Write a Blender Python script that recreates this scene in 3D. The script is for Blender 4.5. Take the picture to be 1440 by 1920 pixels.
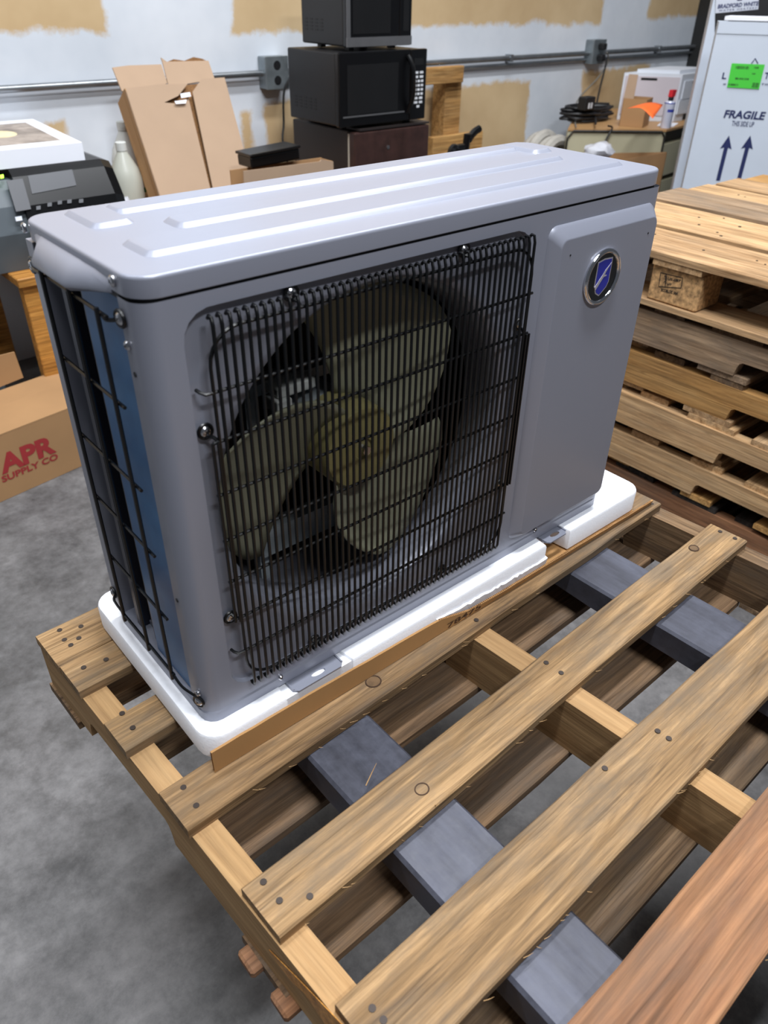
import bpy, bmesh, math, random
from mathutils import Vector, Matrix, Euler, noise as mnoise
R = math.radians
rnd = random.Random(7)
for o in list(bpy.data.objects): bpy.data.objects.remove(o)
scene = bpy.context.scene
C = scene.collection

# ------------------------------------------------------------------ camera
ZB = 0.66                                   # height of the unit's underside above the floor
FPX, YAW, PITCH, ROLL = 1432.56, .7126, .6085, .0176
CAM = Vector((-.2434, -.6011, .7506 + ZB))
cy, sy, cp, sp = math.cos(YAW), math.sin(YAW), math.cos(PITCH), math.sin(PITCH)
FWD = Vector((sy*cp, cy*cp, -sp)); RT0 = Vector((cy, -sy, 0)); UP0 = RT0.cross(FWD)
RT = RT0*math.cos(ROLL) + UP0*math.sin(ROLL); UP = -RT0*math.sin(ROLL) + UP0*math.cos(ROLL)
cam = bpy.data.cameras.new('camera'); cam.sensor_fit = 'VERTICAL'; cam.sensor_height = 36
cam.lens = 36*FPX/1920; cam.clip_start = .02; cam.clip_end = 60
co = bpy.data.objects.new('camera', cam); C.objects.link(co)
m3 = Matrix((RT, UP, -FWD)).transposed()
co.matrix_world = Matrix.Translation(CAM) @ m3.to_4x4()
scene.camera = co
cam.dof.use_dof = True; cam.dof.focus_distance = 1.15; cam.dof.aperture_fstop = 6.5

# ------------------------------------------------------------------ world, lights, exposure
w = bpy.data.worlds.new('world'); scene.world = w; w.use_nodes = True
w.node_tree.nodes['Background'].inputs[0].default_value = (.80, .88, 1, 1)
w.node_tree.nodes['Background'].inputs[1].default_value = .06
def area(name, loc, size, sizey, power, target, col=(.93, .96, 1)):
    l = bpy.data.lights.new(name, 'AREA'); l.shape = 'RECTANGLE'; l.size = size; l.size_y = sizey
    l.energy = power; l.color = col
    o = bpy.data.objects.new(name, l); C.objects.link(o); o.location = loc
    o.rotation_euler = (Vector(target)-Vector(loc)).to_track_quat('-Z', 'Y').to_euler()
    return o
area('ceiling_lamp_front', (.15, -2.3, 4.2), 1.3, .2, 58, (.3, -.3, .6))
area('ceiling_lamp_back', (2.2, 1.0, 4.3), 2.4, .3, 92, (2.2, 1.1, 0))
area('ceiling_lamp_middle', (.2, -.35, 4.3), 1.6, .25, 95, (.2, -.3, 0))
area('ceiling_lamp_left', (-1.4, 1.6, 4.3), .5, 2.4, 30, (-.6, 1.6, 0))
scene.view_settings.view_transform = 'Standard'; scene.view_settings.look = 'None'
scene.view_settings.gamma = 1; scene.view_settings.use_curve_mapping = False
scene.view_settings.exposure = .68

# ------------------------------------------------------------------ pixel -> place helpers (image 1440x1920)
def ray(x, y): return RT*((x-720)/FPX) - UP*((y-960)/FPX) + FWD
def onz(x, y, z): d = ray(x, y); return CAM + d*((z-CAM.z)/d.z)
def ony(x, y, Y): d = ray(x, y); return CAM + d*((Y-CAM.y)/d.y)
def onx(x, y, X): d = ray(x, y); return CAM + d*((X-CAM.x)/d.x)
def onp(x, y, p, n): d = ray(x, y); return CAM + d*((p-CAM).dot(n)/d.dot(n))

# ------------------------------------------------------------------ materials
def s2l(c): return tuple(((v/255)/12.92 if v/255 <= .04045 else ((v/255+.055)/1.055)**2.4) for v in c)
MATS = {}
def newmat(name):
    m = bpy.data.materials.new(name); m.use_nodes = True; nt = m.node_tree
    MATS[name] = m
    return m, nt, nt.nodes, nt.links, nt.nodes['Principled BSDF']
def coords(N, L, scale=(1, 1, 1), kind='Object', rand=True):
    tc = N.new('ShaderNodeTexCoord'); mp = N.new('ShaderNodeMapping'); mp.inputs['Scale'].default_value = scale
    L.new(tc.outputs[kind], mp.inputs[0])
    if rand:
        oi = N.new('ShaderNodeObjectInfo'); mu = N.new('ShaderNodeMath'); mu.operation = 'MULTIPLY'; mu.inputs[1].default_value = 37
        L.new(oi.outputs['Random'], mu.inputs[0]); L.new(mu.outputs[0], mp.inputs['Location'])
    return mp.outputs[0]
def noise(N, L, vec, scale, detail=4, rough=.55, dist=0):
    n = N.new('ShaderNodeTexNoise'); n.inputs['Scale'].default_value = scale; n.inputs['Detail'].default_value = detail
    n.inputs['Roughness'].default_value = rough; n.inputs['Distortion'].default_value = dist
    L.new(vec, n.inputs['Vector']); return n.outputs['Fac']
def ramp(N, L, fac, stops):
    r = N.new('ShaderNodeValToRGB'); e = r.color_ramp.elements
    while len(e) < len(stops): e.new(.5)
    for k, (p, c) in enumerate(stops): e[k].position = p; e[k].color = (*c, 1) if len(c) == 3 else c
    L.new(fac, r.inputs[0]); return r.outputs[0]
def mixc(N, L, fac, a, b, mode='MIX'):
    m = N.new('ShaderNodeMix'); m.data_type = 'RGBA'; m.blend_type = mode
    for k, v in ((0, fac), (6, a), (7, b)):
        if hasattr(v, 'links'): L.new(v, m.inputs[k])
        elif k == 0: m.inputs[0].default_value = v
        else: m.inputs[k].default_value = (*v, 1)
    return m.outputs[2]
def bump(N, L, bsdf, h, st=.2, dist=.002):
    b = N.new('ShaderNodeBump'); b.inputs['Strength'].default_value = st; b.inputs['Distance'].default_value = dist
    L.new(h, b.inputs['Height']); L.new(b.outputs[0], bsdf.inputs['Normal'])
def mat(name, col, rough=.5, metal=0, var=.06, vs=6, bmp=0, bs=60, coat=0, emit=0, spec=.5, trans=0, alpha=1):
    if name in MATS: return MATS[name]
    m, nt, N, L, b = newmat(name); c = s2l(col)
    b.inputs['Roughness'].default_value = rough; b.inputs['Metallic'].default_value = metal
    b.inputs['Coat Weight'].default_value = coat; b.inputs['Coat Roughness'].default_value = .15
    b.inputs['Specular IOR Level'].default_value = spec
    b.inputs['Transmission Weight'].default_value = trans; b.inputs['Alpha'].default_value = alpha
    v = coords(N, L)
    f = noise(N, L, v, vs)
    L.new(ramp(N, L, f, [(.25, tuple(x*(1-var*2) for x in c)), (.75, tuple(min(1, x*(1+var*2)) for x in c))]), b.inputs['Base Color'])
    if bmp: bump(N, L, b, noise(N, L, v, bs, 2), bmp, .001)
    if emit: b.inputs['Emission Color'].default_value = (*c, 1); b.inputs['Emission Strength'].default_value = emit
    return m
def wood(name, light, mid, dark, grey=.35, rough=.8, gs=1.0, con=1):
    m, nt, N, L, b = newmat(name)
    v = coords(N, L, (1.5*gs, 24*gs, 24*gs)); v2 = coords(N, L, (4.5, 15, 15)); v3 = coords(N, L, (7*gs, 230*gs, 230*gs)); v4 = coords(N, L, (3.2*gs, 75*gs, 75*gs))
    g = noise(N, L, v, 1.6, 8, .68, 1.2)
    base = ramp(N, L, g, [(.30, s2l(dark)), (.47, s2l(mid)), (.66, s2l(light))])
    g2 = noise(N, L, v4, 1, 5, .6, .4)
    base = mixc(N, L, .8*con, base, ramp(N, L, g2, [(.36, (.66, .64, .62)), (.55, (1.06, 1.05, 1.03))]), 'MULTIPLY')
    fine = noise(N, L, v3, 1, 4, .7)
    base = mixc(N, L, .8*con, base, ramp(N, L, fine, [(.34, (.58,)*3), (.58, (1.1,)*3)]), 'MULTIPLY')
    st = ramp(N, L, noise(N, L, v2, 1.1, 7, .7), [(.44, (0, 0, 0)), (.66, (grey,)*3)])
    base = mixc(N, L, st, base, s2l(tuple(c*.45+46 for c in mid)), 'MIX')
    ck = ramp(N, L, noise(N, L, coords(N, L, (.9*gs, 30*gs, 30*gs)), 1, 3), [(.485, (1, 1, 1)), (.5, (.45, .42, .4)), (.515, (1, 1, 1))])
    base = mixc(N, L, .55*con, base, ck, 'MULTIPLY')
    oi = N.new('ShaderNodeObjectInfo')
    tint = ramp(N, L, oi.outputs['Random'], [(0, (.86, .83, .82)), (.5, (1, .98, .97)), (1, (1.1, 1.08, 1.04))])
    base = mixc(N, L, 1, base, tint, 'MULTIPLY')
    L.new(base, b.inputs['Base Color']); b.inputs['Roughness'].default_value = rough; b.inputs['Specular IOR Level'].default_value = .2
    bump(N, L, b, g2, .5, .002)
    return m
wood('wood_deck', (172, 142, 104), (146, 118, 84), (100, 82, 64), .8)
wood('wood_fresh', (186, 152, 108), (174, 140, 98), (158, 124, 84), .12, con=.45)
wood('wood_red', (166, 124, 90), (142, 102, 74), (100, 74, 56), .5, gs=.7)
wood('wood_old', (140, 116, 88), (114, 92, 70), (80, 64, 50), .6)
wood('wood_bottom', (136, 110, 84), (112, 90, 68), (80, 62, 48), .6)
wood('wood_pale', (204, 172, 132), (186, 152, 112), (150, 116, 80), .3)
wood('wood_black', (64, 58, 54), (44, 40, 38), (26, 24, 24), .3)
wood('wood_grey', (168, 144, 118), (146, 122, 98), (104, 86, 68), .6)
wood('wood_desk', (206, 150, 78), (190, 134, 66), (166, 112, 52), .1, .45)
wood('wood_frame', (200, 160, 104), (182, 140, 86), (150, 110, 64), .2)
mat('block_chip', (176, 138, 94), .9, var=.35, vs=95, bmp=.8, bs=120)
mat('nail', (58, 48, 42), .6, .3)
mat('knot', (104, 80, 54), .8, var=.2, vs=60)
mat('knot_rim', (66, 46, 30), .8)
mat('paint_grey', (140, 143, 156), .36, .2, .012, 3, .05, 900, spec=.5)
mat('paint_grey_inner', (128, 130, 140), .45, .3, .03, 5)
mat('wire_black', (8, 9, 11), .34, 0, .02, spec=.45)
mat('screw', (196, 196, 200), .22, 1, .05)
mat('chrome', (225, 225, 228), .08, 1, .01)
mat('badge_black', (6, 7, 9), .15, 0, .02, coat=.6)
mat('badge_blue', (34, 40, 150), .22, 0, .03, coat=.6)
mat('badge_silver', (196, 192, 200), .3, .5, .02)
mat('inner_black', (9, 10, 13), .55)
mat('dark_strip', (52, 54, 66), .4, .5, .05)
mat('fan_plastic', (138, 138, 116), .42, 0, .05, 5)
mat('fan_hub', (136, 128, 84), .45, 0, .12, 14)
mat('galv', (176, 184, 188), .4, .35, .1, 25)
mat('white_plastic', (206, 208, 204), .4)
mat('bulb_foam', (244, 246, 252), .8, 0, .012, 160, .25, 260)
mat('cardboard', (168, 126, 78), .85, 0, .04, 9, .05, 200)
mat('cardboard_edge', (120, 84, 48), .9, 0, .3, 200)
mat('carton_pale', (166, 140, 116), .85, 0, .03, 5, .03, 60)
mat('carton_brown', (164, 126, 86), .85, 0, .04, 5)
mat('print_red', (152, 42, 44), .8)
mat('print_navy', (26, 36, 84), .7)
mat('print_black', (24, 22, 22), .7)
mat('print_brown', (74, 48, 26), .8)
mat('dark_metal', (46, 46, 46), .6, .4)
mat('black_gloss', (7, 7, 9), .28, 0, .03)
mat('black_matte', (14, 14, 17), .45)
mat('screen_dark', (22, 22, 23), .3)
mat('panel_grey', (58, 60, 66), .4)
mat('steel_band', (128, 128, 130), .35, .7)
mat('button_white', (206, 208, 212), .5)
mat('fridge_brown', (54, 34, 30), .42, 0, .2, 22)
mat('fridge_side', (34, 27, 26), .5, 0, .05)
mat('gasket', (196, 190, 176), .6)
mat('printer_dark', (34, 35, 40), .4)
mat('printer_side', (78, 86, 92), .5)
mat('led_green', (150, 255, 30), .4, emit=3)
mat('paper_white', (236, 238, 246), .8, 0, .01)
mat('photo_print', (150, 140, 132), .7, 0, .25, 14)
mat('photo_cream', (222, 206, 168), .7, 0, .1, 30)
mat('jug_plastic', (214, 216, 204), .35, 0, .03, trans=.35)
mat('bag_film', (226, 228, 236), .25, 0, .05, 20, trans=.3)
mat('label_green', (40, 128, 88), .6)
mat('conduit', (148, 152, 156), .35, .85, .1, 12)
mat('box_metal', (140, 148, 152), .4, .7, .12, 14)
mat('cord_black', (22, 22, 24), .5)
mat('cord_grey', (120, 118, 112), .5)
mat('hose_grey', (176, 172, 164), .6, 0, .08, 20)
mat('steel_beige', (186, 180, 152), .45, 0, .03)
mat('steel_dark_trim', (38, 36, 34), .5)
mat('slot_dark', (60, 54, 42), .6)
mat('worktop', (178, 138, 92), .5, 0, .05)
mat('printer_white', (214, 218, 226), .5, 0, .01)
mat('printer_lilac', (198, 190, 196), .5, 0, .01)
mat('orange_paper', (255, 112, 44), .7, 0, .02)
mat('can_white', (214, 218, 236), .3, .2, .02)
mat('can_blue', (46, 60, 160), .4)
mat('can_red', (206, 36, 48), .4)
mat('heater_carton', (196, 204, 216), .75, 0, .015, 6, .03, 90)
mat('foam_sheet', (238, 240, 248), .8, 0, .02)
mat('sticker_green', (70, 196, 60), .6, 0, .02)
mat('sticker_grey', (196, 200, 210), .6, 0, .02)
mat('fork_side', (26, 26, 30), .6, .3)
mat('clamp_black', (24, 23, 24), .7, 0, .2, 40)

def coil_mat():
    m, nt, N, L, b = newmat('coil_blue')
    v = coords(N, L, rand=False)
    sep = N.new('ShaderNodeSeparateXYZ'); L.new(v, sep.inputs[0])
    f = noise(N, L, v, 9, 4)
    base = ramp(N, L, f, [(.3, s2l((28, 78, 128))), (.7, s2l((50, 118, 172)))])
    L.new(base, b.inputs['Base Color']); b.inputs['Metallic'].default_value = .3; b.inputs['Roughness'].default_value = .38
    wv = N.new('ShaderNodeTexWave'); wv.bands_direction = 'Z'; wv.inputs['Scale'].default_value = 160; L.new(v, wv.inputs['Vector'])
    bump(N, L, b, wv.outputs['Fac'], .15, .0006)
coil_mat()
def floor_mat():
    m, nt, N, L, b = newmat('concrete')
    v = coords(N, L, rand=False)
    a = noise(N, L, v, 1.3, 6, .6, .3); c = noise(N, L, v, 9, 9, .75, .1); d = noise(N, L, v, 46, 5, .7)
    big = ramp(N, L, a, [(.3, s2l((84, 84, 85))), (.7, s2l((128, 126, 126)))])
    bl = ramp(N, L, c, [(.34, (.34, .35, .36)), (.5, (.76, .76, .77)), (.66, (1.15, 1.15, 1.15))])
    base = mixc(N, L, .8, big, bl, 'MULTIPLY')
    sp_ = ramp(N, L, d, [(.36, (.7,)*3), (.6, (1.04,)*3)])
    base = mixc(N, L, .6, base, sp_, 'MULTIPLY')
    L.new(base, b.inputs['Base Color'])
    rr = ramp(N, L, c, [(.3, (.32,)*3), (.7, (.6,)*3)]); L.new(rr, b.inputs['Roughness'])
    bump(N, L, b, d, .06, .001)
floor_mat()
def fork_mat():
    m, nt, N, L, b = newmat('fork_steel')
    v = coords(N, L, (26, 3.5, 10)); v2 = coords(N, L, (1, 1, 1))
    a = noise(N, L, v, 1, 6, .65); c = noise(N, L, v2, 60, 6, .7)
    base = ramp(N, L, a, [(.3, s2l((54, 54, 62))), (.7, s2l((84, 86, 98)))])
    base = mixc(N, L, .5, base, ramp(N, L, c, [(.35, (.6,)*3), (.6, (1.05,)*3)]), 'MULTIPLY')
    L.new(base, b.inputs['Base Color']); b.inputs['Metallic'].default_value = .25
    L.new(ramp(N, L, c, [(.3, (.44,)*3), (.7, (.62,)*3)]), b.inputs['Roughness'])
    bump(N, L, b, c, .08, .001)
fork_mat()
WALLY = 2.85
def wall_mat():                              # white joint compound over tan board, in patches
    m, nt, N, L, b = newmat('drywall')
    geo = N.new('ShaderNodeNewGeometry'); sep = N.new('ShaderNodeSeparateXYZ'); L.new(geo.outputs['Position'], sep.inputs[0])
    n1 = noise(N, L, geo.outputs['Position'], 9, 6, .7); n2 = noise(N, L, geo.outputs['Position'], 2.2, 4, .6)
    def mth(op, a, bb, clamp=False):
        q = N.new('ShaderNodeMath'); q.operation = op; q.use_clamp = clamp
        for k, v in enumerate((a, bb)):
            if hasattr(v, 'links'): L.new(v, q.inputs[k])
            else: q.inputs[k].default_value = v
        return q.outputs[0]
    X, Z = sep.outputs[0], sep.outputs[2]
    wob = mth('ADD', mth('MULTIPLY', mth('SUBTRACT', n1, .5), .10), mth('MULTIPLY', mth('SUBTRACT', n2, .5), .06))
    total = None
    up, lo, fl = .545+ZB, .285+ZB, -.2+ZB
    for x0, x1, z0, z1 in [(-2.0, 1.25, up, 3), (1.80, 4.47, up-.005, 3), (4.95, 5.9, up+.01, 3), (-.6, 1.01, fl, lo-.005), (1.80, 1.89, fl, lo-.03), (1.93, 3.86, fl, lo-.01), (4.34, 5.1, fl, lo+.02)]:
        d = mth('MINIMUM', mth('MINIMUM', mth('SUBTRACT', X, x0), mth('SUBTRACT', x1, X)), mth('MINIMUM', mth('SUBTRACT', Z, z0), mth('SUBTRACT', z1, Z)))
        k = mth('MULTIPLY', mth('ADD', d, wob), 38, True)
        total = k if total is None else mth('MAXIMUM', total, k)
    white = ramp(N, L, n2, [(.3, s2l((198, 204, 212))), (.7, s2l((218, 222, 228)))])
    tan = ramp(N, L, n2, [(.3, s2l((186, 158, 118))), (.7, s2l((206, 180, 140)))])
    L.new(mixc(N, L, total, white, tan), b.inputs['Base Color']); b.inputs['Roughness'].default_value = .9
wall_mat()

# ------------------------------------------------------------------ mesh helpers
MW = {}
def link(name, me, material, parent=None, M=None):
    o = bpy.data.objects.new(name, me); C.objects.link(o)
    if me and material is not None and not me.materials: me.materials.append(MATS[material])
    M = M or Matrix.Identity(4)
    if parent is not None:
        o.parent = parent; o.matrix_parent_inverse = MW[parent.name].inverted()
    o.matrix_basis = M; MW[o.name] = M
    return o
def finish(bm, smooth=False, ang=40, name='mesh'):
    bmesh.ops.remove_doubles(bm, verts=bm.verts, dist=1e-6)
    bmesh.ops.recalc_face_normals(bm, faces=bm.faces)
    me = bpy.data.meshes.new(name); bm.to_mesh(me); bm.free()
    if smooth:
        me.shade_smooth(); me.set_sharp_from_angle(angle=R(ang))
    return me
def obj(name, bm, material, parent=None, smooth=False, ang=40, recenter=True, wn=False):
    """bm in world coordinates; the object's origin is put at the middle of its underside"""
    M = Matrix.Identity(4)
    if recenter and len(bm.verts):
        xs = [v.co.x for v in bm.verts]; ys = [v.co.y for v in bm.verts]; zs = [v.co.z for v in bm.verts]
        c = Vector(((min(xs)+max(xs))/2, (min(ys)+max(ys))/2, min(zs)))
        bmesh.ops.translate(bm, verts=bm.verts, vec=-c); M = Matrix.Translation(c)
    o = link(name, finish(bm, smooth, ang, name), material, parent, M)
    if wn:
        md = o.modifiers.new('normals', 'WEIGHTED_NORMAL'); md.keep_sharp = True; md.weight = 100
    return o
def tag(o, label, cat, group=None, kind=None):
    o['label'] = label; o['category'] = cat
    if group: o['group'] = group
    if kind: o['kind'] = kind
    return o
def thing(name, label, cat, loc=(0, 0, 0), group=None, kind=None):
    o = bpy.data.objects.new(name, None); C.objects.link(o); o.empty_display_size = .05
    o.matrix_basis = Matrix.Translation(Vector(loc)); MW[o.name] = o.matrix_basis.copy()
    return tag(o, label, cat, group, kind)
def B(): return bmesh.new()
def box(bm, x0, x1, y0, y1, z0, z1, bev=0, seg=2, M=None):
    r = bmesh.ops.create_cube(bm, size=1)
    vs = r['verts']
    for v in vs: v.co = Vector(((x0+x1)/2+v.co.x*(x1-x0), (y0+y1)/2+v.co.y*(y1-y0), (z0+z1)/2+v.co.z*(z1-z0)))
    if bev:
        es = list({e for v in vs for e in v.link_edges})
        vs = [g for g in bmesh.ops.bevel(bm, geom=es, offset=bev, segments=seg, affect='EDGES', profile=.5)['verts']] + [v for v in vs if v.is_valid]
    if M is not None: bmesh.ops.transform(bm, matrix=M, verts=list(set(v for v in vs if v.is_valid)))
    return bm
def cbox(*a, **k): return box(B(), *a, **k)
def loft(bm, loops, cap0=True, cap1=True, closed=True):
    rows = [[bm.verts.new(p) for p in lp] for lp in loops]
    n = len(rows[0])
    for a, b in zip(rows, rows[1:]):
        for i in range(n if closed else n-1):
            j = (i+1) % n
            bm.faces.new((a[i], a[j], b[j], b[i]))
    if cap0: bm.faces.new(rows[0][::-1])
    if cap1: bm.faces.new(rows[-1])
    bm.normal_update(); return bm
def tube(bm, pts, r, n=6, closed=False):
    pts = [Vector(p) for p in pts]; N = len(pts); loops = []; prev = None
    for i, p in enumerate(pts):
        a = pts[(i-1) % N] if (closed or i > 0) else p; b = pts[(i+1) % N] if (closed or i < N-1) else p
        t = (b-a).normalized()
        if prev is None:
            s = t.orthogonal().normalized()
        else:
            s = (prev - t*prev.dot(t)).normalized()
        prev = s; q = t.cross(s)
        rr = r[i] if isinstance(r, (list, tuple)) else r
        loops.append([p + (s*math.cos(k*2*math.pi/n) + q*math.sin(k*2*math.pi/n))*rr for k in range(n)])
    if closed:
        loops.append(loops[0]); loft(bm, loops, False, False); bmesh.ops.remove_doubles(bm, verts=bm.verts, dist=1e-7)
    else: loft(bm, loops)
    return bm
def rrect(x0, x1, y0, y1, r, n=5):
    out = []
    for cx, cy_, a0 in ((x1-r, y1-r, 0), (x0+r, y1-r, 90), (x0+r, y0+r, 180), (x1-r, y0+r, 270)):
        for k in range(n+1):
            a = R(a0+90*k/n); out.append((cx+r*math.cos(a), cy_+r*math.sin(a)))
    return out
def inset(poly, d):
    """offset a counter-clockwise polygon inwards by d"""
    n = len(poly); out = []
    for i in range(n):
        p0, p, p1 = Vector(poly[i-1]), Vector(poly[i]), Vector(poly[(i+1) % n])
        e0 = (p-p0).normalized(); e1 = (p1-p).normalized()
        n0 = Vector((-e0.y, e0.x)); n1 = Vector((-e1.y, e1.x)); b = (n0+n1)
        b = b / max(.3, b.length_squared) * 2
        out.append(tuple(p+b*d))
    return out
def prism(bm, poly, fa, fb):
    """poly of 2D points; fa, fb map a 2D point to the two end loops"""
    return loft(bm, [[fa(p) for p in poly], [fb(p) for p in poly]])
def slab(bm, pts, off):
    """a panel: 3D outline pts, thickness vector off"""
    off = Vector(off); return loft(bm, [[Vector(p) for p in pts], [Vector(p)+off for p in pts]])
def catmull(pts, n=6):
    pts = [Vector(p) for p in pts]; out = []
    for i in range(len(pts)-1):
        p0, p1, p2, p3 = pts[max(i-1, 0)], pts[i], pts[i+1], pts[min(i+2, len(pts)-1)]
        for k in range(n):
            t = k/n
            out.append(.5*((2*p1)+(p2-p0)*t+(2*p0-5*p1+4*p2-p3)*t*t+(3*p1-p0-3*p2+p3)*t**3))
    return out+[pts[-1]]
def disc(bm, c, nrm, r, h, n=16, dome=False):
    c = Vector(c); nrm = Vector(nrm).normalized(); s = nrm.orthogonal().normalized(); q = nrm.cross(s)
    ring = lambda rr, hh: [c+nrm*hh+(s*math.cos(k*2*math.pi/n)+q*math.sin(k*2*math.pi/n))*rr for k in range(n)]
    loops = [ring(r, 0), ring(r, h*.5), ring(r*.75, h*.88), ring(r*.4, h)] if dome else [ring(r, 0), ring(r, h)]
    return loft(bm, loops)
def lathe(bm, c, prof, n=20):
    c = Vector(c)
    return loft(bm, [[c+Vector((r*math.cos(k*2*math.pi/n), r*math.sin(k*2*math.pi/n), z)) for k in range(n)] for r, z in prof])
def text(body, material, parent, o, xd, yd, width=None, height=.03, bold=0, depth=.0004, name='lettering', slant=0, space=1):
    cu = bpy.data.curves.new('t', 'FONT'); cu.body = body; cu.size = 1; cu.offset = bold; cu.extrude = 0; cu.shear = slant
    cu.space_character = space; cu.resolution_u = 3
    to = bpy.data.objects.new('t', cu); C.objects.link(to)
    dg = bpy.context.evaluated_depsgraph_get(); me = bpy.data.meshes.new_from_object(to.evaluated_get(dg))
    bpy.data.objects.remove(to); bpy.data.curves.remove(cu)
    xs = [v.co.x for v in me.vertices]; ys = [v.co.y for v in me.vertices]
    x0, x1, y0, y1 = min(xs), max(xs), min(ys), max(ys)
    sy_ = height/(y1-y0); sx = width/(x1-x0) if width else sy_
    xd = Vector(xd).normalized(); yd = Vector(yd).normalized(); nn = xd.cross(yd); o = Vector(o)
    for v in me.vertices: v.co = o + xd*(v.co.x-x0)*sx + yd*(v.co.y-y0)*sy_ + nn*depth
    me.materials.clear(); return link(name, me, material, parent)

# boards --------------------------------------------------------------------------------------
CACHE = {}
def board_mesh(L, W, T, var, chamfer=.002, seg=7, jit=.0016):
    """long axis X, centred in X and Y, top face at z = 0"""
    key = (round(L, 3), round(W, 3), round(T, 4), var, seg)
    if key in CACHE: return CACHE[key]
    r = random.Random(hash(key) & 0xffff); bm = B(); loops = []
    for i in range(seg+1):
        x = -L/2+L*i/seg; a, b, t = r.uniform(-jit, jit), r.uniform(-jit, jit), r.uniform(-.0007, .0007)
        y0, y1, c = -W/2+a, W/2+b, chamfer
        loops.append([(x, y0, -T), (x, y1, -T), (x, y1, -c+t), (x, y1-c, t), (x, y0+c, t), (x, y0, -c+t)])
    loft(bm, loops); CACHE[key] = finish(bm, name='board'); return CACHE[key]
def put(name, me, material, parent, loc, rz=0, ry=0):
    me2 = me
    k = (me.name, material)
    if me.materials and me.materials[0].name != material:
        if k not in CACHE: CACHE[k] = me.copy(); CACHE[k].materials.clear()
        me2 = CACHE[k]
    return link(name, me2, material, parent, Matrix.Translation(Vector(loc)) @ Euler((0, ry, rz)).to_matrix().to_4x4())
def deck(parent, name, p0, p1, W, T, material, var=0, seg=7):
    """a board whose top centre line runs from p0 to p1"""
    p0, p1 = Vector(p0), Vector(p1); d = p1-p0
    return put(name, board_mesh(d.length, W, T, var, seg=seg), material, parent, (p0+p1)/2, math.atan2(d.y, d.x))
def stringer_mesh(L, H, T, notches, var=0):
    """long axis X, top at z = 0; notches = [(x0, x1)] cut 38 mm up from the underside"""
    key = ('s', round(L, 3), H, T, tuple(notches), var)
    if key in CACHE: return CACHE[key]
    poly = [(-L/2, -H)]
    for a, b in notches:
        r = .016; d = .038
        poly += [(a, -H), (a+.004, -H+d-r), (a+r*.5, -H+d-r*.3), (a+r, -H+d), (b-r, -H+d), (b-r*.5, -H+d-r*.3), (b-.004, -H+d-r), (b, -H)]
    poly += [(L/2, -H), (L/2, 0), (-L/2, 0)]
    bm = B(); prism(bm, poly, lambda p: Vector((p[0], -T/2, p[1])), lambda p: Vector((p[0], T/2, p[1])))
    bmesh.ops.triangulate(bm, faces=[f for f in bm.faces if len(f.verts) > 4])
    CACHE[key] = finish(bm, name='stringer'); return CACHE[key]

# ================================================================== the setting
tag(obj('floor', cbox(-3, 8, -4, 3.2, -.05, 0), 'concrete'), 'mottled grey concrete warehouse floor', 'floor', kind='structure')
tag(obj('wall_back', cbox(-3, 8, WALLY, WALLY+.1, 0, 4.6), 'drywall'), 'unpainted drywall with white joint compound in patches', 'wall', kind='structure')
px = ony(1316, 60, 2.8).x
tag(obj('stand_in_post_1', cbox(px-.03, px+.09, 2.72, WALLY, 0, 4.6), 'dark_metal'), 'stand-in dark post against the drywall behind white cartons', 'post', kind='structure')  # made-up upright, standing in for the dark strip at the wall's end

# ================================================================== main pallet (carried by the forks)
ZP = ZB-.045                                # top of deck
TK = .016
def rotl(p, a): return p
pal = thing('wooden_pallet', 'weathered wooden pallet under the outdoor unit, carried on two steel forks', 'pallet', (.42, -.26, ZP-.15))
main_boards = [  # left end (x, y) centre, right end centre, width, material
    ((-.097, .303), (.905, .345), .082, 'wood_deck'), ((-.093, .231), (.91, .272), .062, 'wood_deck'), ((-.087, .098), (.915, .138), .060, 'wood_deck'),
    ((-.080, -.046), (.921, -.008), .068, 'wood_deck'), ((-.066, -.211), (.938, -.170), .069, 'wood_deck'), ((-.058, -.373), (.95, -.352), .090, 'wood_deck'),
    ((-.05, -.531), (.955, -.512), .094, 'wood_red'), ((-.04, -.69), (.965, -.66), .07, 'wood_deck'), ((-.035, -.815), (.97, -.785), .09, 'wood_deck')]
DB = []
for k, (a, b, W, m) in enumerate(main_boards):
    DB.append(deck(pal, 'deck_board', (*a, ZP), (*b, ZP), W, TK, m, k, 9))
SZ = ZP-TK
def strg(xa, ya, xb, yb, T, m, notch):
    p0, p1 = Vector((xa, ya, SZ)), Vector((xb, yb, SZ)); d = p1-p0
    return put('stringer', stringer_mesh(d.length, .089, T, notch), m, pal, (p0+p1)/2, math.atan2(d.y, d.x))
nt1 = [(-.47, -.24), (.24, .47)]
strg(-.0795, .345, -.018, -.86, .034, 'wood_fresh', nt1)
strg(.395, .35, .482, -.85, .036, 'wood_fresh', nt1)
strg(.885, .36, .975, -.84, .036, 'wood_bottom', nt1)
BZ = SZ-.089
for k, (ya, yb, W, m, x0, x1) in enumerate([(.30, .335, .1, 'wood_bottom', -.098, .90), (.16, .19, .09, 'wood_old', -.07, .91), (-.045, -.018, .09, 'wood_bottom', -.068, .915),
                                   (-.212, -.19, .09, 'wood_bottom', -.072, .92), (-.40, -.38, .1, 'wood_old', -.055, .93), (-.80, -.77, .1, 'wood_old', -.03, .965)]):
    deck(pal, 'bottom_board', (x0, ya, BZ), (x1, yb, BZ), W, .016, m, 20+k)
for x, y in ((478, 1792), (540, 1872)):
    q = onz(x, y, BZ-.004); obj('broken_stub', cbox(q.x-.014, q.x+.030, q.y-.016, q.y+.016, BZ-.016, BZ-.001, .003, 1), 'wood_red', pal)
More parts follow.
